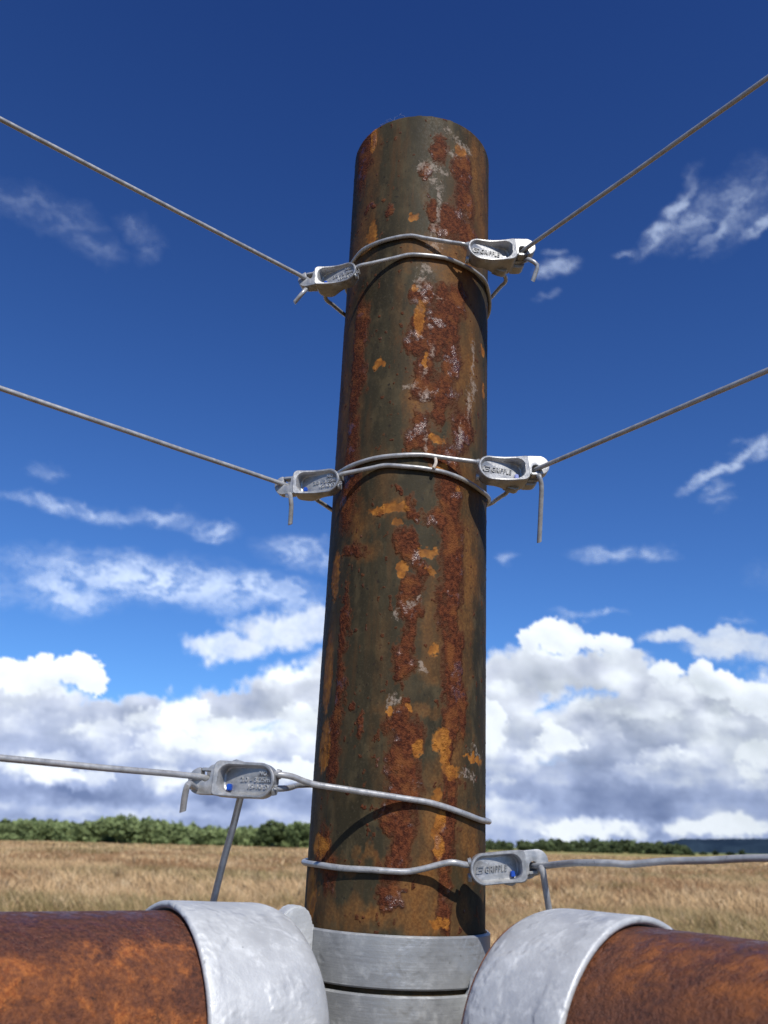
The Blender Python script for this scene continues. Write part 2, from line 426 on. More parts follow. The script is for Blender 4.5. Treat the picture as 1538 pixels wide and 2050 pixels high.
def tube(bm, pts, r, sides=14, wob=0.0, cut=True, seed=0):
    prev = None; nrm = None
    n = len(pts)
    for i in range(n):
        t = (pts[min(i + 1, n - 1)] - pts[max(i - 1, 0)]).normalized()
        if nrm is None:
            nrm = t.cross(Vector((0, 0, 1)));
            if nrm.length < .1: nrm = t.cross(Vector((1, 0, 0)))
        nrm = (nrm - t * nrm.dot(t)).normalized(); bn = t.cross(nrm)
        c = pts[i]
        if wob:
            c = c + Vector(mnoise.noise_vector(pts[i] * 30 + Vector((seed, 0, 0)))) * wob
        ring = []
        for k in range(sides):
            a = 2 * math.pi * k / sides
            off = nrm * (math.cos(a) * r) + bn * (math.sin(a) * r)
            sh = t * (math.cos(a) * r * .45) if cut and (i == n - 1) else Vector((0, 0, 0))
            ring.append(bm.verts.new(c + off + sh))
        if prev:
            for k in range(sides): bm.faces.new((prev[k], prev[(k + 1) % sides], ring[(k + 1) % sides], ring[k]))
        else: bm.faces.new(ring[::-1])
        prev = ring
    bm.faces.new(prev)

# ------------------------------------------------------------------ wire grippers (cast joiners)
MM = .001
def rrect(u0, u1, v0, v1, rad, nc=14, ne=10):
    """counter-clockwise rounded rectangle; rad = radii at (u1,v1) (u0,v1) (u0,v0) (u1,v0)"""
    cs = [(u1 - rad[0], v1 - rad[0], 0, rad[0]), (u0 + rad[1], v1 - rad[1], 90, rad[1]), (u0 + rad[2], v0 + rad[2], 180, rad[2]), (u1 - rad[3], v0 + rad[3], 270, rad[3])]
    arcs = []
    for cu, cv, a0, r in cs:
        arcs.append([(cu + r * math.cos(R_(a0 + 90 * k / (nc - 1))), cv + r * math.sin(R_(a0 + 90 * k / (nc - 1)))) for k in range(nc)])
    out = []
    for i in range(4):
        out += arcs[i]
        a, b = arcs[i][-1], arcs[(i + 1) % 4][0]
        out += [(a[0] + (b[0] - a[0]) * k / (ne + 1), a[1] + (b[1] - a[1]) * k / (ne + 1)) for k in range(1, ne + 1)]
    return out
def fl(u):  return -2.6 - 5.2 * min(1, max(0, (u - 3) / 21))           # cavity floor
def rim(u): return -2.3 * math.sin(math.pi * min(1, max(0, u / 25.2)))
def back(u): return -10.2 - 5.6 * math.exp(-((u - 18.5) / 6.5) ** 2)
GL, GH = 25.2, 6.7

def gripper_body_mesh():
    bm = bmesh.new()
    o0 = rrect(0, GL, -GH, GH, (1.4, 6.6, 6.6, 2.6))
    o1 = rrect(.35, GL - .35, -GH + .35, GH - .35, (1.2, 6.3, 6.3, 2.4))
    c0 = rrect(1.0, GL - 1.7, -GH + 1.0, GH - 1.0, (4.6, 5.6, 5.6, 4.6))
    c1 = rrect(1.3, GL - 2.0, -GH + 1.3, GH - 1.3, (4.3, 5.3, 5.3, 4.3))
    c2 = rrect(1.7, GL - 2.5, -GH + 1.7, GH - 1.7, (3.9, 4.9, 4.9, 3.9))
    c3 = rrect(2.2, GL - 3.1, -GH + 2.2, GH - 2.2, (3.4, 4.4, 4.4, 3.4))
    b2 = rrect(.5, GL - .5, -GH + .4, GH - .4, (1.4, 6.2, 6.2, 2.4))
    b1 = rrect(2.6, GL - 2.2, -GH + 2.2, GH - 2.2, (1.4, 4.4, 4.4, 2.2))
    loops = [(b1, lambda u: back(u)), (b2, lambda u: back(u) + 1.3), (o0, lambda u: back(u) + 3.0), (o0, lambda u: rim(u) - .45), (o1, lambda u: rim(u)), (c0, lambda u: rim(u)), (c1, lambda u: rim(u) - .35),
             (c2, lambda u: fl(u) + .45), (c3, lambda u: fl(u))]
    prev = None
    for lp, wf in loops:
        ring = [bm.verts.new((u * MM, v * MM, wf(u) * MM)) for u, v in lp]
        n = len(ring)
        if prev:
            for k in range(n): bm.faces.new((prev[k], prev[(k + 1) % n], ring[(k + 1) % n], ring[k]))
        else:
            c = bm.verts.new((13 * MM, 0, back(13) * MM))
            for k in range(n): bm.faces.new((c, ring[(k + 1) % n], ring[k]))
        prev = ring
    c = bm.verts.new((12.7 * MM, 0, fl(12.7) * MM)); n = len(prev)
    for k in range(n): bm.faces.new((c, prev[k], prev[(k + 1) % n]))
    def plate(poly, w0, w1, bev=.35):
        cx = sum(p[0] for p in poly) / len(poly); cy = sum(p[1] for p in poly) / len(poly)
        b = bmesh.new()
        f = b.faces.new([b.verts.new((u * MM, v * MM, w1 * MM)) for u, v in poly])
        r = bmesh.ops.extrude_face_region(b, geom=[f])
        bmesh.ops.translate(b, verts=[e for e in r['geom'] if isinstance(e, bmesh.types.BMVert)], vec=(0, 0, (w0 - w1) * MM))
        bmesh.ops.recalc_face_normals(b, faces=b.faces)
        ed = [e for e in b.edges if abs(e.verts[0].co.z - e.verts[1].co.z) < 1e-7]
        bmesh.ops.bevel(b, geom=ed, offset=bev * MM, segments=2, affect='EDGES', profile=.6)
        me = bpy.data.meshes.new('tmp'); b.to_mesh(me); b.free(); bm.from_mesh(me); bpy.data.meshes.remove(me)
    arc = lambda cu, cv, r, a0, a1, n: [(cu + r * math.cos(R_(a0 + (a1 - a0) * k / n)), cv + r * math.sin(R_(a0 + (a1 - a0) * k / n))) for k in range(n + 1)]
    # hooked nose with the wire slot, front half
    nose = [(23.2, 6.4), (26.5, 6.5)] + arc(30.2, 1.5, 5.2, 78, -80, 14) + [(30.6, -3.4), (30.3, -.4)] + arc(28.4, -.2, 1.9, 10, 170, 6) + [(26.3, -3.2), (23.2, -5.4)]
    plate(nose, -5.6, -.5)
    # nose of the rear half, lower and shorter
    rear = [(23.6, 1.2), (26.5, 1.2)] + arc(27.6, -2.4, 3.4, 80, -80, 12) + [(26.4, -5.9), (23.6, -5.9)]
    plate(rear, -13.6, -8.2)
    lug = [(14, -6.2), (22, -6.2), (21, -7.6), (19.5, -8.2), (17, -7.6)]
    plate(lug, -13.6, -9.0, .3)
    # wire sleeve collar on the inner end
    for vv, ww in ((3.3, -3.6), (-3.0, -7.0)):
        seg = []
        for k in range(16):
            a = 2 * math.pi * k / 16; seg.append((math.cos(a), math.sin(a)))
        r0 = [bm.verts.new((.9 * MM, (vv + 2.1 * s) * MM, (ww + 2.1 * c_) * MM)) for c_, s in seg]
        r1 = [bm.verts.new((-.55 * MM, (vv + 1.75 * s) * MM, (ww + 1.75 * c_) * MM)) for c_, s in seg]
        for k in range(16): bm.faces.new((r0[k], r0[(k + 1) % 16], r1[(k + 1) % 16], r1[k]))
        bm.faces.new(r1)
    bmesh.ops.recalc_face_normals(bm, faces=bm.faces)
    for f in bm.faces: f.smooth = True
    for e in bm.edges:
        if len(e.link_faces) == 2 and e.calc_face_angle(0) > R_(38): e.smooth = False
    me = bpy.data.meshes.new('body'); bm.to_mesh(me); bm.free(); me.materials.append(M_ZINC)
    return me
def pin_mesh():
    bm = bmesh.new()
    bmesh.ops.create_cube(bm, size=1, matrix=Matrix.Translation((28.3 * MM, -3.0 * MM, -3.4 * MM)) @ Matrix.Diagonal((4.2 * MM, 1.3 * MM, 4.6 * MM, 1)))
    bmesh.ops.bevel(bm, geom=list(bm.edges), offset=.25 * MM, segments=2, affect='EDGES')
    me = bpy.data.meshes.new('release_tab'); bm.to_mesh(me); bm.free(); me.materials.append(M_ZINC); return me
def roller_mesh(v):
    bm = bmesh.new()
    bmesh.ops.create_cube(bm, size=1, matrix=Matrix.Translation((19.6 * MM, v * MM, (fl(19.6) + 1.0) * MM)) @ Matrix.Diagonal((1.9 * MM, 2.5 * MM, 2.4 * MM, 1)))
    bmesh.ops.bevel(bm, geom=list(bm.edges), offset=.3 * MM, segments=2, affect='EDGES')
    me = bpy.data.meshes.new('blue_roller'); bm.to_mesh(me); bm.free(); me.materials.append(M_BLUE); return me
def text_mesh(lines, name, mat):
    """raised lettering lying on the sloping cavity floor; lines = (text, u, v, size mm, stretch)"""
    bm = bmesh.new()
    for txt, u, v, size, stretch, shear in lines:
        if txt == '#logo':
            # slanted square spiral mark
            bars = [(0, 0, 4.2, .7), (0, 3.0, 4.2, .7), (0, 0, .8, 3.7), (1.7, 1.45, 2.5, .7), (3.5, 0, .7, 2.1)]
            for (x, y, w, h) in bars:
                vs = [(x, y), (x + w, y), (x + w, y + h), (x, y + h)]
                pts = [(u + size * (a + b * .35), v + size * b) for a, b in vs]
                lo = [bm.verts.new((a * MM, b * MM, 0)) for a, b in pts]; hi = [bm.verts.new((a * MM, b * MM, .38 * MM)) for a, b in pts]
                bm.faces.new(hi)
                for k in range(4): bm.faces.new((lo[k], lo[(k + 1) % 4], hi[(k + 1) % 4], hi[k]))
            continue
        cu = bpy.data.curves.new('t', 'FONT'); cu.body = txt; cu.size = size; cu.extrude = .26; cu.shear = shear
        cu.space_character = 1.08; cu.resolution_u = 3; cu.offset = .015
        ob = bpy.data.objects.new('t', cu); COL.objects.link(ob)
        dg = bpy.context.evaluated_depsgraph_get(); me = bpy.data.meshes.new_from_object(ob.evaluated_get(dg))
        for vt in me.vertices:
            vt.co = Vector(((u + vt.co.x * stretch) * MM, (v + vt.co.y) * MM, (vt.co.z + .26) * MM))
        bm.from_mesh(me)
        bpy.data.objects.remove(ob); bpy.data.meshes.remove(me); bpy.data.curves.remove(cu)
    me = bpy.data.meshes.new(name); bm.to_mesh(me); bm.free(); me.materials.append(mat)
    return me
BODY = gripper_body_mesh(); TAB = pin_mesh(); ROLL_R = roller_mesh(-3.0); ROLL_L = roller_mesh(3.0)
SL = math.atan(5.2 / 21)
TXT_R = text_mesh([('#logo', -1.1, -1.7, .80, 1, 0), ('GRIPPLE', 3.5, -1.6, 3.9, .72, .2)], 'lettering', M_LETTER_SHADE)
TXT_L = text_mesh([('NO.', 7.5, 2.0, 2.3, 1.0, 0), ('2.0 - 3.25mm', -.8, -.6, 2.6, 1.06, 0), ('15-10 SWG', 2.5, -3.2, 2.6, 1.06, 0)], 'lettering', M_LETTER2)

def solve_pose(A, B, d):
    return at(*A, d), at(*B, d + (.0025 if B[0] > A[0] else .0062))
def gripper(A, B, dmid, side, roll, label, shadow_text=False):
    a, b = solve_pose(A, B, dmid)
    sc = (b - a).length / .0355
    u = (b - a).normalized()
    w = u.cross(Vector((0, 0, 1)))
    if w.dot(EYE - a) < 0: w = -w
    w.normalize()
    v = w.cross(u)
    q = Matrix.Rotation(-roll * side, 3, u)   # positive roll lifts the face towards the sky
    v, w = q @ v, q @ w
    root = empty('wire_gripper'); root.matrix_world = Matrix(((u.x, v.x, w.x, a.x), (u.y, v.y, w.y, a.y), (u.z, v.z, w.z, a.z), (0, 0, 0, 1))) @ Matrix.Scale(sc, 4)
    tag(root, label, 'wire gripper', 'cast wire grippers tying the fence wires to the post')
    link('body', BODY, None, root); link('release_tab', TAB, None, root)
    link('blue_roller', ROLL_R if side > 0 else ROLL_L, None, root)
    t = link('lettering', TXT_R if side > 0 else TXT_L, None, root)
    if side > 0:
        t.matrix_local = Matrix.Translation((3.2 * MM, 0, (fl(3.2) + .02) * MM)) @ Matrix.Rotation(SL, 4, 'Y')
    else:
        t.matrix_local = Matrix.Translation((14.5 * MM, 0, (fl(14.5) + .02) * MM)) @ Matrix.Rotation(SL, 4, 'Y') @ Matrix.Rotation(math.pi, 4, 'Z')
    return root
G_TL = gripper((712, 536), (596, 556), 0.432, -1, R_(3), 'upper left cast metal gripper with bare wire tail, its wire rising to the left edge')
G_TR = gripper((938, 492), (1074, 497), 0.4275, 1, R_(4), 'bright topmost gripper at right of post top with short hooked wire tail')
G_ML = gripper((678, 957), (549, 967), 0.396, -1, R_(-2), 'dark shaded gripper left of the middle wire loops, short flat tail hanging')
G_MR = gripper((959, 931), (1102, 936), 0.392, 1, R_(5), 'bright gripper right of the middle wire loops with long straight tail hanging')
G_BL = gripper((548, 1563), (376, 1553), 0.32, -1, R_(1), 'lowest left gripper seen against cloud, sizes cast in it, hooked tail at its left')
G_BR = gripper((943, 1743), (1100, 1730), 0.3255, 1, R_(0), 'lowest right gripper just above the right rail clamp, in front of the grass')

# ------------------------------------------------------------------ fence wires
WR = .00107
def loc(g, u, v, w): return g.matrix_world @ Vector((u * MM, v * MM, w * MM))
def level_end(p, px, py):
    d = sight(px, py); dd = (p.z - EYE.z) / d.z
    return EYE + d * dd
def wire(label, pts, r=WR, seed=0, name='fence_wire'):
    P = []
    for i, p in enumerate(pts):
        if isinstance(p, tuple) and p[0] == 'b': P.append(p)
        else: P.append(Vector(p))
    for i, p in enumerate(P):                                  # points round the back: height between their neighbours
        if isinstance(p, tuple):
            j = i - 1
            k = i + 1
            while isinstance(P[k], tuple): k += 1
            z = P[j].z + (P[k].z - P[j].z) / (k - j)
            P[i] = ring_pt(R_(p[1]), z, prad(z) + r + .0002)
    bm = bmesh.new(); tube(bm, catmull(P), r, 14, .00012, True, seed)
    o = from_bm(name, bm, M_WIRE)
    return tag(o, label, 'wire', 'fence wires looped round the corner post' if name == 'fence_wire' else None)
def front(G, pix, rt=1):
    """from G straight to where the wire meets the post, then round it along the given sight points"""
    pts = [OP(*p) for p in pix]; r = prad(pts[0].z) + WR + .0003
    gx, gy = G.x - PX, G.y - PY
    tg = math.atan2(gx, -gy) + rt * math.acos(min(1, r / math.hypot(gx, gy)))
    ths = [th_of(p) for p in pts]
    zT = float(np.interp(rt * tg, [rt * t for t in ths], [p.z for p in pts]))
    T = ring_pt(tg, zT, r)
    return seg(G, T, 5) + [p for p, t in zip(pts, ths) if rt * (t - tg) > R_(5)]
def far(p, q, ext=3.2):
    d = (q - p).normalized(); return [q + d * ext, q + d * .8, q, p + (q - p) * .5]
def seg(p, q, n): return [p + (q - p) * (k / (n - 1)) for k in range(n)]
def rim_pt(deg, z): return ring_pt(R_(deg), z, prad(z) + WR + .0004)
OP = lambda x, y, off=0.0: on_post(x, y, WR + .0003 + off)
# upper left
s = loc(G_TL, 30.2, .6, -2.0); e = level_end(s, 0, 238)
wire('left upper wire, sunlit, tied to the post by the lower of the two top loops',
     far(s, e) + [s, loc(G_TL, 25, .8, -9.4), loc(G_TL, 13, -2.6, -8.6), loc(G_TL, 3, -3.4, -5.4), *front(loc(G_TL, -1.2, -3.4, -3.0), [(740, 525), (773, 515), (805, 511), (835, 510), (870, 513), (897, 518), (930, 532), (955, 547), (972, 565)]), rim_pt(95, at(981, 597, .46).z), ('b', 125), ('b', 160), ('b', 200), ('b', 235), *seg(at(696, 636, .472), at(652, 598, .446), 4), loc(G_TL, 22, 4, -10), loc(G_TL, 30.5, 5.2, -6), at(608, 585, .424), at(590, 606, .424)], seed=1)
# upper right
s = loc(G_TR, 29.2, -.2, -1.6); e = level_end(s, 1538, 155)
wire('right upper wire, dark underneath, rising to the right edge from the topmost loop',
     far(s, e) + [s, loc(G_TR, 25, .8, -9.4), loc(G_TR, 13, 2.6, -8.6), loc(G_TR, 3, 3.4, -5.4), *front(loc(G_TR, -1.2, 3.4, -3.0), [(936, 482), (905, 478.5), (875, 474.5), (850, 472.5), (823, 472), (788, 477), (749, 489), (722, 505)], -1), rim_pt(-94, at(703, 522, .458).z), ('b', -125), ('b', -160), ('b', -195), ('b', -230), *seg(at(985, 594, .474), at(1013, 562, .448), 4), loc(G_TR, 20, -3.5, -10), loc(G_TR, 30, -3.6, -6), at(1062, 521, .418), at(1076, 531, .417), at(1073, 546, .417), at(1067, 563, .417)], seed=2)
# middle left
s = loc(G_ML, 30.2, .6, -2.0); e = level_end(s, 0, 777)
wire('left middle wire, sloping gently up to the left edge, lower middle loop on post',
     far(s, e) + [s, loc(G_ML, 25, .8, -9.4), loc(G_ML, 13, -2.6, -8.6), loc(G_ML, 3, -3.4, -5.4), *front(loc(G_ML, -1.2, -3.4, -3.0), [(716, 936), (760, 932), (812, 934), (850, 938), (890, 946), (929, 961), (958, 979)]), rim_pt(92, at(980, 1005, .43).z), ('b', 125), ('b', 160), ('b', 200), ('b', 235), *seg(at(666, 1022, .436), at(638, 1003, .414), 4), loc(G_ML, 20, 3.5, -10), loc(G_ML, 29, 5.4, -6), at(581, 992, .39), at(583, 1010, .39), at(581, 1050, .39)], seed=3)
# middle right
s = loc(G_MR, 29.2, -.2, -1.6); e = level_end(s, 1538, 741)
wire('right middle wire, dark grey, running to the right edge from the upper middle loop',
     far(s, e) + [s, loc(G_MR, 25, .8, -9.4), loc(G_MR, 13, 2.6, -8.6), loc(G_MR, 3, 3.4, -5.4), *front(loc(G_MR, -1.2, 3.4, -3.0), [(950, 916.5), (910, 913.5), (880, 912), (851, 911), (799, 912), (755, 917), (716, 928), (692, 939)], -1), rim_pt(-94, at(672, 954, .425).z), ('b', -125), ('b', -160), ('b', -195), ('b', -230), *seg(at(983, 1008, .438), at(1014, 987, .412), 4), loc(G_MR, 20, -3.5, -10), loc(G_MR, 30, -3.8, -6), at(1080, 954, .384), at(1084, 968, .384), at(1083, 1020, .384), at(1080, 1085, .384)], seed=4)
# lower left
s = loc(G_BL, 29.8, .2, -1.2); e = at(0, 1517, s.z and .285)
wire('left lowest wire, nearly level, crossing the post front and dipping to its right edge',
     far(s, e) + [s, loc(G_BL, 25, .8, -9.4), loc(G_BL, 13, -2.2, -8.6), loc(G_BL, 3, -2.6, -5.4), loc(G_BL, -1.0, -2.6, -3.2), at(585, 1555, .326), at(608, 1564, .328), *front(at(628, 1570, .330), [(662, 1572), (716, 1576), (771, 1585), (800, 1592), (845, 1603), (890, 1615), (935, 1631), (960, 1641)]), rim_pt(82, at(974, 1647, .384).z), ('b', 115), ('b', 150), ('b', 190), ('b', 225), at(640, 1574, .385), at(600, 1572, .36), loc(G_BL, 0, 2.4, -7), loc(G_BL, 20, 2.4, -9), loc(G_BL, 31, 4.5, -6.5), at(376, 1572, .312), at(371, 1590, .312), at(366, 1625, .312)], r=.00118, seed=5)
# lower right
s = loc(G_BR, 29.4, -.3, -1.2)
wire('right lowest wire, kinked, leaving just above the right rail, loop dipping across the post foot',
     [at(1538, 1718, .262) + Vector((.5, -.75, 0)) * 4, at(1538, 1718, .262) + Vector((.5, -.75, 0)) * .6, at(1538, 1718, .262), at(1420, 1722, .275), at(1330, 1724, .284), at(1255, 1730, .291), at(1230, 1728, .293), at(1160, 1727, .302), s, loc(G_BR, 25, .8, -9.4), loc(G_BR, 13, 2.2, -8.6), loc(G_BR, 3, 2.4, -5.4), loc(G_BR, -1.2, 2.4, -3.2), at(905, 1726.5, .3275), at(880, 1731, .3285), OP(848, 1739.5, .0022), OP(815, 1745, .0003), OP(790, 1744.5), OP(744, 1741), OP(689, 1738), OP(645, 1732), rim_pt(-84, at(613, 1725, .37).z), ('b', -120), ('b', -155), ('b', -195), ('b', -230), at(985, 1722, .37), at(1010, 1735, .335), loc(G_BR, 18, -3.4, -9), loc(G_BR, 30, -3.4, -7), *seg(at(1086, 1741, .3205), at(1104, 1850, .3205), 5)], r=.00118, seed=6)
wire('straight grey strand slanting down from the lowest left gripper to behind the rail clamp',
     [loc(G_BL, 14, 0, -7.5), at(482, 1594, .335), at(468, 1650, .337), at(446, 1730, .342), at(428, 1802, .347), at(420, 1835, .35)], r=.0014, seed=8, name='hanging_strand')

# ------------------------------------------------------------------ rails and rail clamps
ZR = EYE.z - .0675
DL = Vector((-math.sin(R_(53.5)), -math.cos(R_(53.5)), 0)); DR = Vector((math.sin(R_(39)), -math.cos(R_(39)), 0))
ZL, ZRR = EYE.z - .0665, EYE.z - .0620
POSTC = Vector((PX, PY, 0))
def lathe(bm, prof, org, axis, n=72, wob=0.0):
    side = axis.cross(Vector((0, 0, 1))).normalized(); up = side.cross(axis)
    prev = None
    for (s_, r) in prof:
        ring = []
        for k in range(n):
            a = 2 * math.pi * k / n
            d = side * math.cos(a) + up * math.sin(a)
            rr = r
            p = org + axis * s_ + d * rr
            if wob: p += d * (mnoise.noise(p * 28) * wob)
            ring.append(bm.verts.new(p))
        if prev:
            for k in range(n): bm.faces.new((prev[k], prev[(k + 1) % n], ring[(k + 1) % n], ring[k]))
        prev = ring
    return prev
def rail(d, s0, mat, label, ZR):
    bm = bmesh.new()
    org = POSTC + Vector((0, 0, ZR))
    prof = [(s0 + .004, .0410)] + [(s0 + .02 + .01 * k, .0410) for k in range(60)] + [(.9, .0410), (1.6, .0410), (2.6, .0410)]
    lathe(bm, prof, org, d, 96, .0003)
    o = from_bm('steel_rail', bm, mat)
    return tag(o, label, 'rail', 'rusty round steel rails clamped to the post')
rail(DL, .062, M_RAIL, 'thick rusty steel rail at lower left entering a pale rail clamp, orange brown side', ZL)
rail(DR, .076, M_RAIL_SHADED, 'thick rusty steel rail at lower right entering a rail clamp, dark shaded side', ZRR)

def clamp(d, s0, s1, zt, zb, label, lug_dz, sgn, ZR):
    root = empty('rail_clamp', (PX, PY, ZR)); tag(root, label, 'rail clamp', 'galvanised rail clamps on the corner post')
    org = POSTC + Vector((0, 0, ZR)); inv = Matrix.Translation(-root.location)
    RO, RI, rc = .0438, .0416, .017
    bm = bmesh.new()
    prof = [(s0, .0005), (s0, .012), (s0 + .0004, RO - rc - .002)]
    for k in range(1, 15):
        a = math.pi / 2 * k / 14
        prof.append((s0 + .0004 + rc - rc * math.cos(a), RO - rc + rc * math.sin(a)))
    Ln = s1 - s0
    for k in range(1, 8): prof.append((s0 + rc + (Ln - rc - .0012) * k / 8, RO + .0004 * k / 8))
    prof += [(s1 - .0010, RO + .0004), (s1 - .0003, RO + .0001), (s1, RO - .0007), (s1, RI + .0008), (s1 - .0007, RI + .0001), (s1 - .02, RI)]
    end = lathe(bm, prof, org, d, 96, .0007)
    o = from_bm('cup', bm, M_CUP, root, sharp=50); o.data.transform(inv)
    # band round the post
    bm = bmesh.new()
    rin, rout = PR + .0004, PR + .0020
    pr = [(zb, rin), (zb, rout - .0006), (zb + .0006, rout)] + [(zb + (zt - zb) * f, rout) for f in (.15, .3, .5, .7, .85)] + [(zt - .0007, rout), (zt, rout - .0007), (zt, rin + .0003), (zt - .001, rin)]
    prev = None; n = 120
    for z, r in pr:
        ring = [bm.verts.new((PX + (r + mnoise.noise(Vector((math.cos(2 * math.pi * k / n) * 3, math.sin(2 * math.pi * k / n) * 3, z * 60))) * .00035) * math.cos(2 * math.pi * k / n), PY + r * math.sin(2 * math.pi * k / n), EYE.z + z)) for k in range(n)]
        if prev:
            for k in range(n): bm.faces.new((prev[k], prev[(k + 1) % n], ring[(k + 1) % n], ring[k]))
        prev = ring
    o = from_bm('collar', bm, M_BAND, root, sharp=28); o.data.transform(inv)
    # two lugs from the band to the cup, with a bolt through them
    side = d.cross(Vector((0, 0, 1)))
    for off_ in ((.004,) if sgn > 0 else (.007, .022)):
        b = bmesh.new()
        zc = (zt + zb) / 2
        zt_, zb_ = zt - zc, zb - zc
        prof2 = [(PR - .001, zb_), (PR - .001, zt_ - .001)] + [(PR + .0095 + .0075 * math.cos(R_(180 - 18 * k)), zt_ + lug_dz - .0075 + .0075 * math.sin(R_(180 - 18 * k))) for k in range(0, 9)] + [(s0 + .009, zt_ - .004), (s0 + .009, zb_ - .004)]
        f = b.faces.new([b.verts.new(POSTC + d * q + side * (sgn * off_ - .0035) + Vector((0, 0, EYE.z + zc + h))) for q, h in prof2])
        r = bmesh.ops.extrude_face_region(b, geom=[f])
        bmesh.ops.translate(b, verts=[e for e in r['geom'] if isinstance(e, bmesh.types.BMVert)], vec=side * .007)
        bmesh.ops.recalc_face_normals(b, faces=b.faces)
        bmesh.ops.bevel(b, geom=list(b.edges), offset=.0008, segments=2, affect='EDGES')
        o = from_bm('lug', b, M_CUP, root, sharp=60); o.data.transform(inv)
    b = bmesh.new()
    c0 = POSTC + side * (sgn * .0145) + d * (PR + .011) + Vector((0, 0, EYE.z + (zt + zb) / 2))
    for r, h0, h1, ns in ((.0036, -.016, .016, 20), (.0062, -.0155, -.0115, 6), (.0062, .0115, .0155, 6)):
        bmesh.ops.create_cone(b, cap_ends=True, segments=ns, radius1=r, radius2=r, depth=h1 - h0,
            matrix=Matrix.Translation(c0 + side * ((h0 + h1) / 2)) @ side.to_track_quat('Z', 'Y').to_matrix().to_4x4())
    bmesh.ops.bevel(b, geom=list(b.edges), offset=.0004, segments=1, affect='EDGES')
    o = from_bm('bolt', b, M_BAND, root, sharp=30); o.data.transform(inv)
    return root
clamp(DL, .0510, .1035, -.0318, -.0500, 'pale sunlit left rail clamp, round cup over the left rail, upper band on post', .0080, 1, ZL)
clamp(DR, .0725, .1210, -.0518, -.0722, 'bluish grey right rail clamp, round cup over the right rail, lower band on post', .010, -1, ZRR)

# ------------------------------------------------------------------ wool fibres on top of the post
bm = bmesh.new()
for i in range(4):
    p = ring_pt(R_(-22 + random.uniform(-9, 9)), PTOP - .0006, PR - .001)
    pts = [p]; d = Vector((random.uniform(-.6, .6), random.uniform(-.4, .4), 1)).normalized()
    for k in range(6):
        d = (d + Vector((random.uniform(-.9, .9), random.uniform(-.6, .6), random.uniform(-.55, .35)))).normalized()
        pts.append(pts[-1] + d * random.uniform(.0008, .0019))
    tube(bm, catmull(pts, .0005), .000035, 5, cut=False)
o = from_bm('wool_fibre', bm, mat_plain('pale_fibre', (.34, .33, .30), .8))
tag(o, 'wisp of pale wool fibres caught on the top edge of the rusty post', 'wool wisp')
# pale flake bridging the two middle loops
p0, p1 = OP(872, 919, .0004), OP(868, 938, .0022)
bm = bmesh.new(); tube(bm, catmull([p0, (p0 + p1) / 2 + Vector((.0006, -.0005, 0)), p1], .0006), .00075, 8, .0006, False, 3)
o = from_bm('lime_flake', bm, mat_plain('pale_lime', (.52, .45, .38), .8))
tag(o, 'tiny pale flake stuck between the two middle wire loops on the post', 'flake')

# ------------------------------------------------------------------ ground and hills
SLOPE = .021
def ground_z(x, y):
    x = np.asarray(x, float); y = np.asarray(y, float)
    r = np.hypot(x, y)
    base = SLOPE * x * sstep(2, 40, r)
    return base + (fbm(x / 9 + 50, y / 9 + 50, 3, 5) - .5) * .22 * sstep(2.5, 12, r)
def mat_field():
    m, nt, b = material('dry_grassland')
    co = nt.coord('Object')
    n1 = nt.noise(nt.map(co, (1, .6, 1)), .35, 6, .6); n2 = nt.noise(co, 4.5, 6, .7); n3 = nt.noise(co, .05, 4, .55)
    c = nt.mix(nt.ramp(n1, .35, .65), (.22, .145, .065), (.36, .225, .115))
    c = nt.mix(nt.ramp(n2, .35, .7), nt.mix(.6, c, (.07, .055, .02)), c)
    c = nt.mix(nt.ramp(n3, .45, .65), c, (.23, .165, .07))
    xyz = nt.sep(co)
    rr = nt.v('LENGTH', nt.comb(xyz[0], xyz[1], 0))
    edge = nt.ramp(nt.m('ADD', rr, nt.m('MULTIPLY', n1, 20)), 118, 150)
    c = nt.mix(edge, c, (.30, .26, .10))
    c = nt.mix(nt.ramp(rr, 420, 700), c, (.12, .15, .06))
    nt.put(b.inputs['Base Color'], c); b.inputs['Roughness'].default_value = .95; b.inputs['Specular IOR Level'].default_value = .1
    nt.put(b.inputs['Normal'], nt.bump(n2, .6, .2))
    return m
rads = np.concatenate([[.0], np.linspace(.6, 12, 20), np.geomspace(13, 6000, 90)]); nth = 180
A = np.linspace(0, 2 * np.pi, nth, endpoint=False)
GX = rads[:, None] * np.sin(A)[None]; GY = rads[:, None] * np.cos(A)[None]
GZ = ground_z(GX, GY)
farm = sstep(700, 3000, rads)[:, None]
GZ = GZ * (1 - farm) + farm * (np.clip(SLOPE * GX, -30, 16))
V = np.stack([GX, GY, GZ], -1).reshape(-1, 3); q = grid_faces(len(rads), nth)
tag(from_np('ground', V, q.ravel(), np.full(len(q), 4), mat_field(), smooth=True), kind='structure')

def mat_hill():
    m, nt, b = material('far_forest_hill')
    co = nt.coord('Object')
    n = nt.noise(co, .02, 6, .7)
    c = nt.mix(nt.ramp(n, .35, .65), (.014, .026, .046), (.026, .044, .068))
    nt.put(b.inputs['Base Color'], c); b.inputs['Roughness'].default_value = 1.0; b.inputs['Specular IOR Level'].default_value = 0
    return m
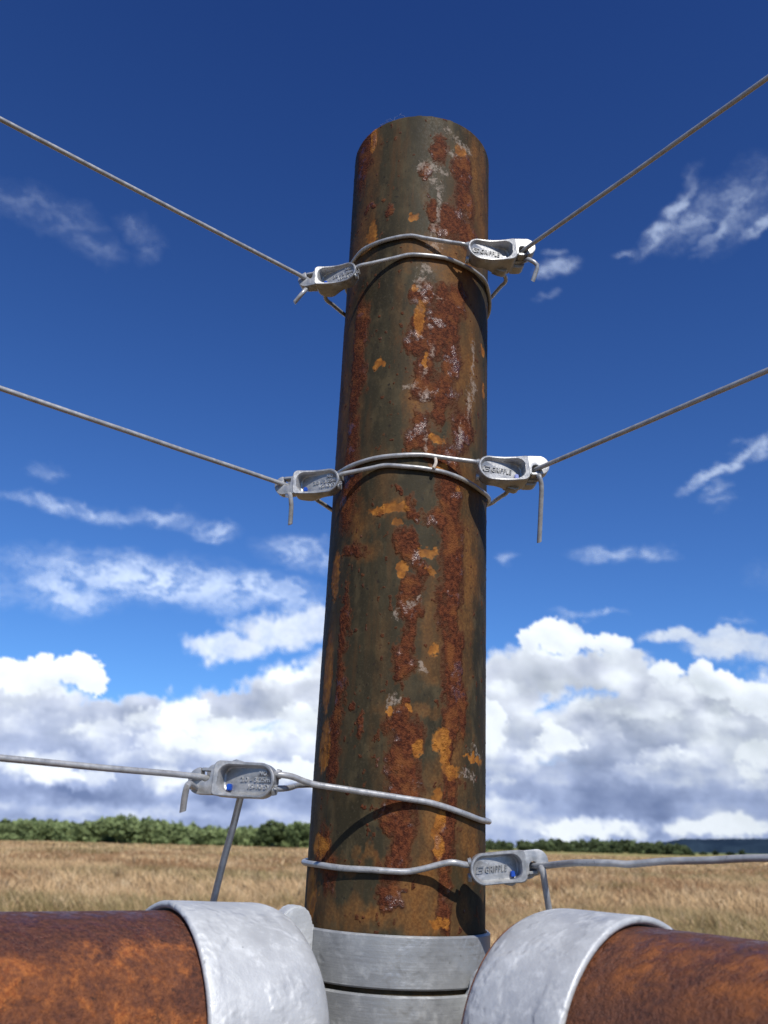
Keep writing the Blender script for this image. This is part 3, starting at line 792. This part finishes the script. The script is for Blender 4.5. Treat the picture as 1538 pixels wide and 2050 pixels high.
# hill ridge on the right, about 1.6 km off
bx = []; n = 420; Dh = 1600
for i in range(n):
    azd = 8 + 50 * i / (n - 1)
    prof = 19 + 20 * math.exp(-((azd - 27) / 11) ** 2) - 22 * max(0, (19.0 - azd) / 6) + 2.2 * mnoise.noise(Vector((azd * .6, 0, 0))) + 1.3 * mnoise.noise(Vector((azd * 4, 3, 0))) + 1.5 * mnoise.noise(Vector((azd * 22, 5, 0)))
    bx.append((azd, max(prof, -25)))
verts = []
for row, (dd, hh) in enumerate(((Dh, -40), (Dh + 10, .55), (Dh + 60, 1.0), (Dh + 500, -40))):
    for azd, hgt in bx:
        z = hh if hh < 0 else EYE.z + 4 + (hgt - 4) * hh
        verts.append((dd * math.sin(R_(azd)), dd * math.cos(R_(azd)), z))
q = grid_faces(4, n, False)
tag(from_np('hill', np.array(verts), q.ravel(), np.full(len(q), 4), mat_hill(), smooth=True), kind='structure')

# ------------------------------------------------------------------ foliage
def leaf_cloud(centers, radii, n_per, size, col_lo, col_hi, rng, gap=.25):
    """leaf clumps through the volume of lumpy crowns: returns verts (4 per leaf) and colours"""
    P, C = [], []
    for (c, r, n) in zip(centers, radii, n_per):
        d = rng.normal(size=(n, 3)); d /= np.linalg.norm(d, axis=1)[:, None]
        ph = rng.random(3) * 10
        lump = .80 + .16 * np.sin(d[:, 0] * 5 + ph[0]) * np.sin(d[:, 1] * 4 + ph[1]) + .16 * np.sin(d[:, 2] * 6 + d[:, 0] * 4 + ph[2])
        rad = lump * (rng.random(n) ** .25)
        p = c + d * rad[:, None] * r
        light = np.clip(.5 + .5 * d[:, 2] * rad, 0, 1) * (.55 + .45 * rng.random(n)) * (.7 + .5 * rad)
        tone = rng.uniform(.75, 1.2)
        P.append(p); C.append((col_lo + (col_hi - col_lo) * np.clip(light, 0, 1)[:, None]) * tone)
    P = np.concatenate(P); C = np.concatenate(C); N = len(P)
    nn = rng.normal(size=(N, 3)); nn[:, 2] += .6; nn /= np.linalg.norm(nn, axis=1)[:, None]
    t = np.cross(nn, rng.normal(size=(N, 3))); t /= np.linalg.norm(t, axis=1)[:, None]; b = np.cross(nn, t)
    s = size * rng.uniform(.6, 1.3, N)[:, None]
    V = np.stack([P - t * s, P - b * s * .6, P + t * s, P + b * s * .6], 1).reshape(-1, 3)
    return V, np.repeat(np.c_[C, np.ones(N)], 4, 0)
def quads(V):
    n = len(V) // 4; return np.arange(n * 4), np.full(n, 4)
M_LEAF = mat_vcol('leaf_mass', 'tone', .8, .25)
def wood(name, prof, dist, depth, rng, lo, hi, label, size, per):
    """prof: photo x -> top y of the tree line"""
    cs, rs, ns = [], [], []
    xs = np.array([p[0] for p in prof]); ys = np.array([p[1] for p in prof])
    x = xs[0]
    while x < xs[-1]:
        for row in range(3):
            xx = x + rng.uniform(-8, 8); top = np.interp(xx, xs, ys) + rng.uniform(-3, 6) + (5 if row == 0 else 0)
            az, el = azel(xx, top)
            dd = dist + row * depth + rng.uniform(-3, 3)
            X, Y = dd * math.sin(R_(az)), dd * math.cos(R_(az))
            zt = EYE.z + dd * math.tan(R_(el)); zg = float(ground_z(X, Y))
            h = max(zt - zg, 2.0)
            rv = h * rng.uniform(.46, .56); rh = h * rng.uniform(.34, .52)
            cs.append(np.array([X, Y, zt - rv])); rs.append(np.array([rh, rh, rv])); ns.append(int(per * rng.uniform(.8, 1.2)))
            if row == 0:                                         # skirt of low growth
                cs.append(np.array([X + rng.uniform(-2, 2), Y - rng.uniform(0, 2), zg + h * .16])); rs.append(np.array([rh, rh * .8, h * .26])); ns.append(int(per * .5))
        x += rng.uniform(10, 19)
    V, C = leaf_cloud(cs, rs, ns, size, np.array(lo), np.array(hi), rng)
    f, l = quads(V)
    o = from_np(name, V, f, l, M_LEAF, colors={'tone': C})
    return tag(o, label, 'wood', kind='stuff')
rg = np.random.default_rng(5)
wood('far_wood', [(-260,1634),(-120,1640),(0,1640),(60,1637),(110,1641),(180,1643),(240,1633),(300,1637),(360,1643),(400,1652),(440,1656),(500,1652),(560,1650),(640,1645),(720,1652),(800,1662),(900,1668),(960,1676)], 165, 7, rg,
     (.105, .143, .060), (.27, .33, .14), 'long low green wood of bushy trees on the left beyond the dry field', .42, 620)  # leaf greens lifted, distant haze mixed into the colour
wood('far_wood', [(955,1682),(1000,1681),(1060,1683),(1110,1681),(1150,1680),(1200,1679),(1250,1681),(1300,1684),(1340,1686),(1362,1690),(1378,1696),(1386,1704)], 340, 12, rg,
     (.040, .060, .026), (.150, .190, .085), 'darker distant wood on the right, ending before the blue hill', .62, 420)

M_BARK = mat_plain('bark', (.08, .065, .05), .9)
def tree(px, top, dist, wd, label, seed, lo=(.105, .143, .060), hi=(.27, .33, .14)):  # default greens have the same haze painted in as the left wood
    rng = np.random.default_rng(seed)
    az, el = azel(px, top); X, Y = dist * math.sin(R_(az)), dist * math.cos(R_(az))
    zt = EYE.z + dist * math.tan(R_(el)); zg = float(ground_z(X, Y)); h = zt - zg
    root = empty('tree', (X, Y, zg)); tag(root, label, 'tree', 'trees standing out of the far wood')
    bm = bmesh.new()
    tube(bm, [Vector((0, 0, -.2)), Vector((.05, 0, h * .3)), Vector((.1, .1, h * .6)), Vector((.15, .1, h * .85))], h * .025, 8, cut=False)
    for k in range(5):
        a = k * 1.3; z = h * (.3 + .1 * k); tube(bm, [Vector((.08, .05, z)), Vector((math.cos(a) * wd * .5, math.sin(a) * wd * .5, z + h * .18))], h * .011, 6, cut=False)
    from_bm('trunk', bm, M_BARK, root)
    cs = [np.array([0, 0, h * .62])]; rs = [np.array([wd, wd, h * .38])]; ns = [900]
    for k in range(7):
        a = rng.random() * 6.28; cs.append(np.array([math.cos(a) * wd * .6, math.sin(a) * wd * .6, h * rng.uniform(.3, .75)])); rs.append(np.array([wd * .5, wd * .5, h * .22])); ns.append(260)
    V, C = leaf_cloud(cs, rs, ns, .34, np.array(lo), np.array(hi), rng)
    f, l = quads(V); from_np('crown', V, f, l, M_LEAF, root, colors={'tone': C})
    return root
tree(545, 1640, 158, 2.5, 'rounded dark green tree standing out of the left wood close to the post', 3, (.045, .070, .026), (.18, .23, .095))
tree(245, 1629, 158, 3.4, 'tallest pale green bushy tree at the middle of the left wood', 4)
tree(600, 1642, 156, 2.4, 'dark green tree half hidden behind the post, right end of the left wood', 6, (.045, .070, .026), (.18, .23, .095))
# low bushes by the far pale field at right
for i, (px, py, wpx) in enumerate(((1408, 1706, 12), (1432, 1703, 9), (1462, 1706, 14), (1485, 1702, 10))):
    dd = 430; az, el = azel(px, py); X, Y = dd * math.sin(R_(az)), dd * math.cos(R_(az))
    z = EYE.z + dd * math.tan(R_(el)); r = wpx * dd / 1830 * .6; h = max(1.2, (z - float(ground_z(X, Y))))
    V, C = leaf_cloud([np.array([0, 0, h * .4])], [np.array([r, r, h * .7])], [500], .45, np.array((.016, .030, .014)), np.array((.06, .085, .035)), rg)
    f, l = quads(V); o = from_np('bush', V, f, l, M_LEAF, colors={'tone': C}); o.location = (X, Y, z - h)
    tag(o, ('low dark bush just right of the end of the right wood', 'smaller second bush from the right wood, below the blue hill', 'widest of the low dark bushes below the blue hill', 'low bush nearest the right edge, below the blue hill')[i], 'bush', 'low bushes below the blue hill')

# ------------------------------------------------------------------ dry grass
def grass():
    rng = np.random.default_rng(21)
    out_v, out_c = [], []
    for (r0, r1, dens, hgt, wid) in ((1.6, 8, 260, .36, .006), (8, 20, 560, .34, .0060), (20, 45, 150, .36, .012), (45, 90, 36, .38, .026), (90, 165, 9, .40, .06)):
        ang = R_(38)
        n = int(ang * (r1**2 - r0**2) * dens)
        rr = np.sqrt(rng.uniform(r0**2, r1**2, n)); aa = rng.uniform(-ang, ang, n)
        x, y = rr * np.sin(aa), rr * np.cos(aa)
        # clumping
        cl = fbm(x * 1.1 + 80, y * .9 + 80, 3, 7); big = fbm(x / 5.5 + 90, y / 7.5 + 90, 3, 17)
        keep = rng.random(n) < np.clip((cl - .30) * 3.2, .10, 1)
        x, y, cl, big = x[keep], y[keep], cl[keep], big[keep]; n = len(x)
        h = hgt * rng.uniform(.45, 1.15, n) * (.55 + .8 * cl) * (.75 + .5 * big)
        lean = rng.normal(0, .42, n) - .10 - (big - .5) * .8; lean2 = rng.normal(0, .4, n)
        z = ground_z(x, y) - .02
        w = wid * rng.uniform(.6, 1.5, n)
        fa = rng.uniform(-1.1, 1.1, n); wx, wy = np.cos(fa) * w, np.sin(fa) * w
        p0 = np.stack([x, y, z], -1)
        p1 = np.stack([x + lean * h * .35, y + lean2 * h * .35, z + h * .6], -1)
        p2 = np.stack([x + lean * h * 1.05, y + lean2 * h * 1.0, z + h], -1)
        wv = np.stack([wx, wy, np.zeros(n)], -1)
        V = np.stack([p0 - wv * .7, p0 + wv * .7, p1 + wv, p1 - wv, p2], 1)
        t = rng.random(n)
        straw = np.array([.62, .435, .235]); brown = np.array([.42, .255, .130]); green = np.array([.23, .200, .080]); dark = np.array([.20, .125, .062])
        k = np.clip((big - .45) * 7 + (cl - .5) * 2.2 + rng.normal(0, .22, n), 0, 1)
        c = brown * (1 - k)[:, None] + straw * k[:, None]
        g = np.clip((fbm(x / 4 + 33, y / 5 + 12, 3, 27) - .52) * 7, 0, 1) * .75 * (rng.random(n) < .8)
        c = c * (1 - g[:, None]) + green * g[:, None]
        dk = (rng.random(n) < .09); c[dk] = c[dk] * .4 + dark * .6
        tall = (fbm(x * 1.7 + 11, y * 1.7 + 7, 2, 47) > .66) & (rng.random(n) < .5)
        c[tall] = np.array([.78, .60, .36])
        c *= rng.uniform(.8, 1.25, n)[:, None]
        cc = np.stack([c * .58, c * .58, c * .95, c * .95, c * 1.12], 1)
        out_v.append(V.reshape(-1, 3)); out_c.append(cc.reshape(-1, 3))
    V = np.concatenate(out_v); C = np.concatenate(out_c); n = len(V) // 5
    b = np.arange(n)[:, None] * 5
    F = np.concatenate([b + 0, b + 1, b + 2, b + 3, b + 3, b + 2, b + 4], 1).ravel()
    lt = np.tile([4, 3], n)
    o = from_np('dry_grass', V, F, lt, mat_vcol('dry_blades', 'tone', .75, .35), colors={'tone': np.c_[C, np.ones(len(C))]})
    return tag(o, 'tan dry grass covering the open field', 'grass', kind='stuff')
grass()

# ------------------------------------------------------------------ sky and sun
SUN_AZ, SUN_EL = 17.0, 47.0            # degrees to the right of straight behind the camera, and above the horizon
sd = Vector((math.sin(R_(SUN_AZ)) * math.cos(R_(SUN_EL)), -math.cos(R_(SUN_AZ)) * math.cos(R_(SUN_EL)), math.sin(R_(SUN_EL))))
sun = bpy.data.lights.new('sun', 'SUN'); sun.energy = 5.0; sun.angle = R_(.53); sun.color = (1, .955, .88)
so = bpy.data.objects.new('sun', sun); COL.objects.link(so); so.rotation_euler = sd.to_track_quat('Z', 'Y').to_euler(); so.location = (0, 0, 30)

W = bpy.data.worlds.new('World'); scene.world = W; W.use_nodes = True
nt = NT(W.node_tree); bg = next(n for n in nt.n if n.type == 'BACKGROUND')
sky = nt.n.new('ShaderNodeTexSky'); sky.sky_type = 'NISHITA'; sky.sun_disc = False
sky.sun_elevation = R_(SUN_EL); sky.sun_rotation = math.atan2(sd.x, sd.y)
sky.altitude = 0; sky.air_density = 1.0; sky.dust_density = .2; sky.ozone_density = 3.0
STR = .09
bg.inputs['Strength'].default_value = STR

skyc = sky.outputs[0]
hs = nt.n.new('ShaderNodeHueSaturation'); hs.inputs['Saturation'].default_value = 1.0; hs.inputs['Value'].default_value = 1.0
nt.l.new(skyc, hs.inputs['Color'])
skycol = hs.outputs[0]
gz = nt.sep(nt.v('NORMALIZE', nt.coord('Generated')))[2]
tn_ = nt.mix(1.0, skycol, nt.mix(nt.ramp(gz, .05, .80, smooth=False), (.57, .98, 1.54), (.25, .475, 1.02)), 'MULTIPLY')
nt.l.new(tn_, bg.inputs['Color'])
W.cycles.sampling_method = 'MANUAL'; W.cycles.sample_map_resolution = 512

# ---- cloud field: alpha, tone, relief on an azimuth / elevation grid (degrees)
AZ0, AZ1, EL0, EL1, DG = -62.0, 62.0, -1.2, 44.0, .105
def cloud_fields():
    az = np.arange(AZ0, AZ1, DG); el = np.arange(EL0, EL1, DG)
    A, E = np.meshgrid(az, el)
    rng = np.random.default_rng(77)
    n2 = lambda f, o, s, g=.5, ys=1.0: fbm((A + 90) * f, (E + 20) * f * ys, o, s, None, g) - .5
    # domain warps, degrees
    w1x, w1y = n2(.22, 3, 1) * 5.0, n2(.22, 3, 5) * 2.6
    w2x, w2y = n2(.9, 4, 11, .55) * 1.9, n2(.9, 4, 15, .55) * 1.5
    w3x, w3y = n2(3.4, 3, 21, .55) * .42, n2(3.4, 3, 25, .55) * .36
    def ell(lst, wx, wy, p=2.0):
        """max over ellipses of 1-(distance); photo pixel centre and radii"""
        out = np.full_like(A, -9.0)
        for (px, py, rx, ry) in lst:
            a, e = azel(px, py)
            d = np.sqrt(((A + wx - a) * 31.5 / rx) ** 2 + ((E + wy - e) * 31.5 / ry) ** 2)
            out = np.maximum(out, 1 - d)
        return out
    # --- heaped cloud: ellipses filled with round puffs, each puff a bump of relief
    def puffs(lst, seed, rmin, rmax, dens, top=.0):
        r_ = np.random.default_rng(seed)
        H = np.full_like(A, -9.0)
        for (px, py, rx, ry) in lst:
            a0, e0 = azel(px, py); n = int(dens * rx * ry / 900) + 5
            for k in range(n):
                t = r_.random() * 6.283; q = r_.random() ** .5
                pr = (rmin + (rmax - rmin) * r_.random() ** 2.2) / 31.5
                rxx, ryy = max(rx / 31.5 - pr * .6, .1), max(ry / 31.5 - pr * .6, .1)
                ca, ce = a0 + math.cos(t) * q * rxx, e0 + math.sin(t) * q * ryy
                j0, j1 = np.searchsorted(az, (ca - pr * 1.3, ca + pr * 1.3)); i0, i1 = np.searchsorted(el, (ce - pr * 1.3, ce + pr * 1.3))
                if j1 <= j0 or i1 <= i0: continue
                sl = (slice(i0, i1), slice(j0, j1))
                d2 = ((A[sl] + w3x[sl] * 1.1 + w2x[sl] * .25 - ca) ** 2 + (E[sl] + w3y[sl] * 1.1 + w2y[sl] * .25 - ce) ** 2) / pr ** 2
                h = (1 - d2) * pr + r_.random() * .5
                H[sl] = np.maximum(H[sl], np.where(d2 < 1.5, h, -9))
        return H
    HEADS = [(30,1352,70,34),(95,1340,60,28),(160,1342,50,30),(185,1365,30,24),(1060,1285,30,26),(1100,1262,42,30),(1130,1280,50,30),(1190,1285,36,20),(1220,1290,44,20),(1405,1345,30,28),(1440,1370,44,30),(1490,1390,40,28),(1538,1400,50,34),(1330,1345,36,20)]
    MASS = [(60,1420,150,60),(230,1440,150,46),(350,1425,90,40),(470,1420,110,50),(590,1390,110,60),(690,1360,120,80),(150,1500,240,70),(420,1500,240,60),(700,1480,180,100),
            (1010,1380,70,70),(1110,1350,120,50),(1230,1350,120,46),(1330,1390,120,50),(1450,1440,150,60),(1600,1430,140,80),(1000,1480,100,90),(1250,1470,260,80),(1500,1510,200,70),(850,1450,160,120),
            (-150,1420,180,90),(-420,1440,240,110),(-800,1400,300,140),(1850,1420,240,120),(2250,1400,320,150),(-150,1540,400,80),(1800,1560,400,90)]
    DECK = [(x, 1625, 240, 130) for x in range(-1300, 2900, 170)]
    f_mass = ell(MASS, w1x * .35 + w2x + w3x, w1y * .35 + w2y + w3y)
    f_head = ell(HEADS, w2x * .45 + w3x * 1.5, w2y * .45 + w3y * 1.5)
    f_deck = ell(DECK, w1x + w2x, w1y * .6 + w2y)
    SEMI = [(455,1295,80,34),(540,1270,90,40),(600,1250,80,34),(640,1235,60,34),(1400,1272,110,16),(1500,1290,110,26),(1610,1300,120,40)]
    f_semi = ell(SEMI, w1x * .3 + w2x * .9 + w3x, w1y * .3 + w2y * .8 + w3y)
    a_mass = np.maximum(sstep(-.10, .26, f_mass), sstep(.0, .25, f_deck))
    a_head = sstep(-.02, .09, f_head)
    a_semi = sstep(-.15, .45, f_semi) * (.84 + .5 * (n2(.8, 5, 33, .55)))
    # relief
    H = np.maximum(puffs(HEADS, 3, 9, 26, 1.6) + .1, puffs(MASS, 4, 14, 46, .30))
    H = np.maximum(H, np.where(E < 9, -.25, -1.0))
    H = np.maximum(H, -.3)
    def blur(f, k):
        for _ in range(2):
            c = np.cumsum(np.pad(f, ((k + 1, k), (0, 0)), 'edge'), 0); f = (c[2 * k + 1:] - c[:-2 * k - 1]) / (2 * k + 1)
            c = np.cumsum(np.pad(f, ((0, 0), (k + 1, k)), 'edge'), 1); f = (c[:, 2 * k + 1:] - c[:, :-2 * k - 1]) / (2 * k + 1)
        return f
    hp = blur(sstep(-.3, .3, f_head), 5)
    H = (.35 * blur(H, 2) + .65 * blur(H, 6)) * (.75 + .5 * hp) + n2(.38, 4, 41, .45) * 1.5 + n2(1.5, 3, 43, .5) * .22
    H = blur(H, 1) * np.clip(.30 + .7 * sstep(3.0, 8.0, E), 0, 1)
    # tone: 1 = full white, 0 = darkest blue grey underside
    tone = np.interp(E, [-.5, .6, 1.2, 2.3, 3.4, 4.6, 6.0, 8.0, 10, 12, 16], [.52, .54, .44, .34, .38, .46, .53, .60, .66, .72, .78])
    TONES = [(110,1345,120,40,.42),(1150,1280,130,40,.42),(1450,1375,120,40,.34),(985,1465,36,46,.42),(1110,1490,60,26,.42),(1060,1530,30,24,.2),(360,1440,60,34,.40),(430,1500,110,34,.36),(230,1500,70,30,.2),(600,1480,90,44,.26),(540,1350,80,26,.22),(120,1560,90,18,.36),(60,1530,60,20,.2),(330,1560,120,20,.26),(560,1550,80,30,.30),(650,1560,80,30,.3),
             (230,1400,120,28,-.16),(60,1420,110,34,-.16),(110,1480,60,40,-.14),(480,1400,130,24,-.16),(1090,1340,150,26,-.10),(1200,1400,160,22,-.10),(1230,1455,100,22,-.30),(1290,1490,110,26,-.28),(1180,1520,60,20,-.2),(1380,1330,70,18,-.15),(1440,1415,70,16,-.22),(1480,1540,120,24,-.08),(1340,1520,70,20,.22),(1290,1560,80,16,.18),(1510,1530,40,26,.3),(1030,1580,110,20,-.18),(1260,1580,200,18,-.10),
             (1010,1620,80,26,.34),(1090,1660,60,14,.16),(1190,1655,90,16,.62),(1130,1670,40,10,.3),(1400,1660,110,18,.60),(1500,1650,90,16,.5),(1290,1630,70,30,-.14),(1310,1665,24,18,-.25),(130,1620,260,12,.22),(420,1625,160,12,.20),(230,1592,300,12,-.16),(520,1595,160,14,-.14),(590,1640,100,14,.05),(1600,1500,120,60,.2),(-120,1480,120,60,.25),(850,1500,120,60,.2)]
    wx, wy = w2x * .9 + w3x * 1.2, w2y * .7 + w3y
    for (px, py, rx, ry, k) in TONES:
        a, e = azel(px, py)
        d = np.sqrt(((A + wx - a) * 31.5 / rx) ** 2 + ((E + wy - e) * 31.5 / ry) ** 2)
        tone += k * (1 - sstep(.35, 1.35, d))
    band = fbm((A + 90) * .16, (E + 20) * .85, 5, 61, None, .55) - .5
    tone += band * .55 * (1 - sstep(9, 13, E)) + n2(.5, 5, 63, .5) * .75
    # lit lumps: crisp sunlit crown, fading into the shaded body below
    LUMPS = [(985,1440,40,40,.5),(970,1490,50,30,.3),(1110,1480,44,34,.42),(1150,1500,30,18,.35),(1060,1520,44,26,.22),(1340,1400,60,40,.22),(1400,1440,70,34,.2),(1130,1410,70,30,.14),(1320,1515,50,24,.3),(1510,1520,50,40,.34),(1270,1545,50,20,.22),
             (370,1430,60,40,.40),(300,1450,60,34,.26),(440,1480,80,44,.34),(330,1500,70,40,.34),(540,1470,60,36,.26),(600,1440,60,36,.3),(520,1360,70,26,.26),(610,1350,60,26,.24),(200,1470,70,30,.2),(110,1560,60,26,.34),(190,1560,40,22,.36),(60,1550,50,24,.2),(330,1560,60,30,.3),(430,1560,60,26,.2),(590,1550,60,34,.36),(20,1440,60,30,.1)]
    rl = np.random.default_rng(313)
    for k in range(90):
        px = rl.uniform(-900, 2400); py = rl.uniform(1380, 1600); sc = rl.uniform(.7, 2.2)
        LUMPS.append((px, py, 46 * sc, 24 * sc * rl.uniform(.7, 1.2), rl.uniform(.05, .18)))
    lx, ly = w2x * .5 + w3x * 1.6, w2y * .45 + w3y * 1.6
    for (px, py, rx, ry, k) in LUMPS:
        a, e = azel(px, py)
        j0, j1 = np.searchsorted(az, (a - rx / 18, a + rx / 18)); i0, i1 = np.searchsorted(el, (e - ry / 14, e + ry / 14))
        sl = (slice(i0, i1), slice(j0, j1))
        u = (A[sl] + lx[sl] - a) * 31.5 / rx; v = (E[sl] + ly[sl] - e) * 31.5 / ry
        top = sstep(0, .22, 1 - np.sqrt(u * u + v * v)); soft = sstep(1.0, .0, np.sqrt(u * u * .8 + np.minimum(v, 0) ** 2))
        tone[sl] += k * np.where(v > 0, top, soft * 1.0) * (.45 + .55 * sstep(-1.0, .5, v))
    tone = np.clip(tone, 0, 1.05)
    tone = tone + (np.maximum(tone, 1.05) - tone) * sstep(-.12, .22, f_head)
    tone = np.clip(tone, 0, 1.08)
    # --- thin wisps
    WISP = [(60,410,110,30,.20),(130,450,70,24,.20),(190,500,60,22,.18),(270,460,50,22,.16),(300,500,30,26,.15),(85,940,26,16,.26),(150,1018,130,13,.55),(320,1040,60,18,.50),(430,1066,46,20,.75),(395,1050,30,10,.4),(600,1105,70,26,.62),(630,1125,50,24,.45),
      (330,1165,250,38,.95),(270,1130,60,24,.7),(130,1185,90,34,.75),(500,1180,130,30,.85),(200,1150,110,24,.7),(580,1190,60,28,.6),(1125,535,40,14,.62),(1100,545,30,8,.5),(1330,470,50,20,.66),(1370,410,40,18,.66),(1400,440,60,34,.45),(1480,410,70,50,.42),(1525,450,40,14,.75),(1440,470,50,16,.5),(1390,370,20,30,.25),
      (1490,905,60,14,.85),(1430,940,60,12,.75),(1530,890,30,16,.8),(1430,980,20,16,.4),(1450,1000,24,14,.45),(1220,1108,60,14,.5),(1310,1110,30,14,.5),(1250,505,26,6,.4),(1008,1115,20,13,.42),(1190,1228,40,5,.55),(1150,1232,30,5,.45),(1480,1240,30,6,.3),(1100,510,20,6,.3),(1090,590,14,8,.2),
      (-200,1150,160,50,.7),(-350,500,160,50,.3),(1780,1130,180,40,.6),(1750,420,120,60,.5)]
    wa = np.zeros_like(A)
    sx = fbm((A + 90) * .35, (E + 20) * .9, 6, 71, None, .6) - .5; sy = fbm((A + 90) * .5, (E + 20) * .8, 6, 75, None, .6) - .5
    for (px, py, rx, ry, k) in WISP:
        a, e = azel(px, py); s = 33.0
        tilt = .45 if px > 1250 and py < 1000 else 0.0
        dx = (A + sx * 2.4 - a); dy = (E + sy * 1.5 - e) - tilt * dx
        d = np.sqrt((dx * s / rx) ** 2 + (dy * s / ry) ** 2)
        k = min(1, k * ((.85 if px > 700 else .58) if py < 640 else .88))
        wa = np.maximum(wa, k * (1 - sstep(.0, 1.75, d)))
    st = fbm((A + 90) * .8 + sx * 3, (E + 20) * 1.6 + sy * 3, 6, 81, None, .62)
    wa = wa * (.22 + .78 * sstep(.26, .74, st + wa * .10)) * 1.08
    alpha = 1 - (1 - a_mass) * (1 - a_head) * (1 - np.clip(a_semi, 0, .95))
    semi_only = (1 - a_mass) * (1 - a_head)
    tone = np.where(semi_only > .6, np.clip(.74 + n2(.8, 4, 91) * .25 + sstep(.0, .5, f_semi) * .15, 0, 1), tone)
    alpha = np.clip(1 - (1 - alpha) * (1 - wa), 0, 1)
    low = sstep(2.0, 10.0, E)[..., None]  # bluer towards the horizon: aerial haze painted into the cloud colours
    lo_c = np.array(s2l(112, 127, 163)) * (1 - low) + np.array(s2l(140, 150, 172)) * low
    mi_c = np.array(s2l(166, 178, 210)) * (1 - low) + np.array(s2l(200, 203, 212)) * low
    hi_c = np.array([.93, .94, .95])
    t = tone[..., None]
    rgb = np.where(t < .5, lo_c + (mi_c - lo_c) * np.clip(t / .5, 0, 1), mi_c + (hi_c - mi_c) * np.clip((t - .5) / .5, 0, 1) ** 1.2)
    pure_w = (semi_only * (1 - np.clip(a_semi, 0, 1)))[..., None]
    rgb = rgb * (1 - pure_w) + np.array((.74, .82, .97)) * pure_w
    solid = blur(np.maximum(a_mass, a_head), 3)
    H = H * solid
    alpha = alpha * sstep(0, 8, A - AZ0) * sstep(0, 8, AZ1 - A)
    return az, el, alpha, rgb, H

def clouds():
    az, el, alpha, rgb, H = cloud_fields()
    A, E = np.meshgrid(np.radians(az), np.radians(el))
    r = (5200 - H * (5200 * math.pi / 180) * .15) / np.cos(E)      # an upright curtain of vapour 5 km off
    V = np.stack([r * np.cos(E) * np.sin(A), r * np.cos(E) * np.cos(A), EYE.z + r * np.sin(E)], -1).reshape(-1, 3)
    q = grid_faces(len(el), len(az), False)
    a = alpha.ravel()
    q = q[(a[q].max(1) > .004)]
    q = q[:, ::-1]
    m = bpy.data.materials.new('cloud_vapour'); m.use_nodes = True; t = NT(m.node_tree)
    for n in list(t.n): t.n.remove(n)
    out = t.n.new('ShaderNodeOutputMaterial'); df = t.n.new('ShaderNodeBsdfDiffuse'); tr = t.n.new('ShaderNodeBsdfTransparent'); mx = t.n.new('ShaderNodeMixShader')
    co = t.coord('Object')
    fine = t.noise(t.v('SCALE', co, scale=.001), 26, 5, .6)
    at_ = t.n.new('ShaderNodeAttribute'); at_.attribute_name = 'tone'
    al = t.attr('cover')
    al2 = t.m('ADD', al, t.m('MULTIPLY', t.m('SUBTRACT', fine, .5), t.m('MULTIPLY', t.m('MULTIPLY', al, t.m('SUBTRACT', 1.0, al)), 1.6)), clamp=True)
    t.put(df.inputs['Color'], t.mix(1.0, at_.outputs['Color'], t.mix(fine, (.82, .82, .82), (.93, .93, .93)), 'MULTIPLY'))
    t.put(mx.inputs[0], al2); t.l.new(tr.outputs[0], mx.inputs[1]); t.l.new(df.outputs[0], mx.inputs[2]); t.l.new(mx.outputs[0], out.inputs[0])
    o = from_np('sky_clouds', V, q.ravel(), np.full(len(q), 4), m, smooth=True, attrs={'cover': a}, colors={'tone': np.c_[rgb.reshape(-1, 3), np.ones(len(a))]})
    tag(o, kind='structure')
clouds()

# ------------------------------------------------------------------ camera
cam = bpy.data.cameras.new('camera'); co = bpy.data.objects.new('camera', cam); COL.objects.link(co)
Mx = Matrix(((CR.x, CU.x, -FW.x, EYE.x), (CR.y, CU.y, -FW.y, EYE.y), (CR.z, CU.z, -FW.z, EYE.z), (0, 0, 0, 1)))
co.matrix_world = Mx
cam.sensor_fit = 'VERTICAL'; cam.sensor_height = 24; cam.lens = F_PX / 2050 * 24
cam.clip_start = .01; cam.clip_end = 20000
cam.dof.use_dof = True; cam.dof.focus_distance = .385; cam.dof.aperture_fstop = cam.lens / 1.4
scene.camera = co
scene.view_settings.view_transform = 'Standard'; scene.view_settings.look = 'None'
scene.view_settings.exposure = 0; scene.view_settings.gamma = 1
scene.render.engine = 'CYCLES'
scene.cycles.use_denoising = True
scene.cycles.max_bounces = 6; scene.cycles.diffuse_bounces = 3; scene.cycles.glossy_bounces = 3; scene.cycles.transmission_bounces = 3
scene.cycles.sample_clamp_indirect = 6
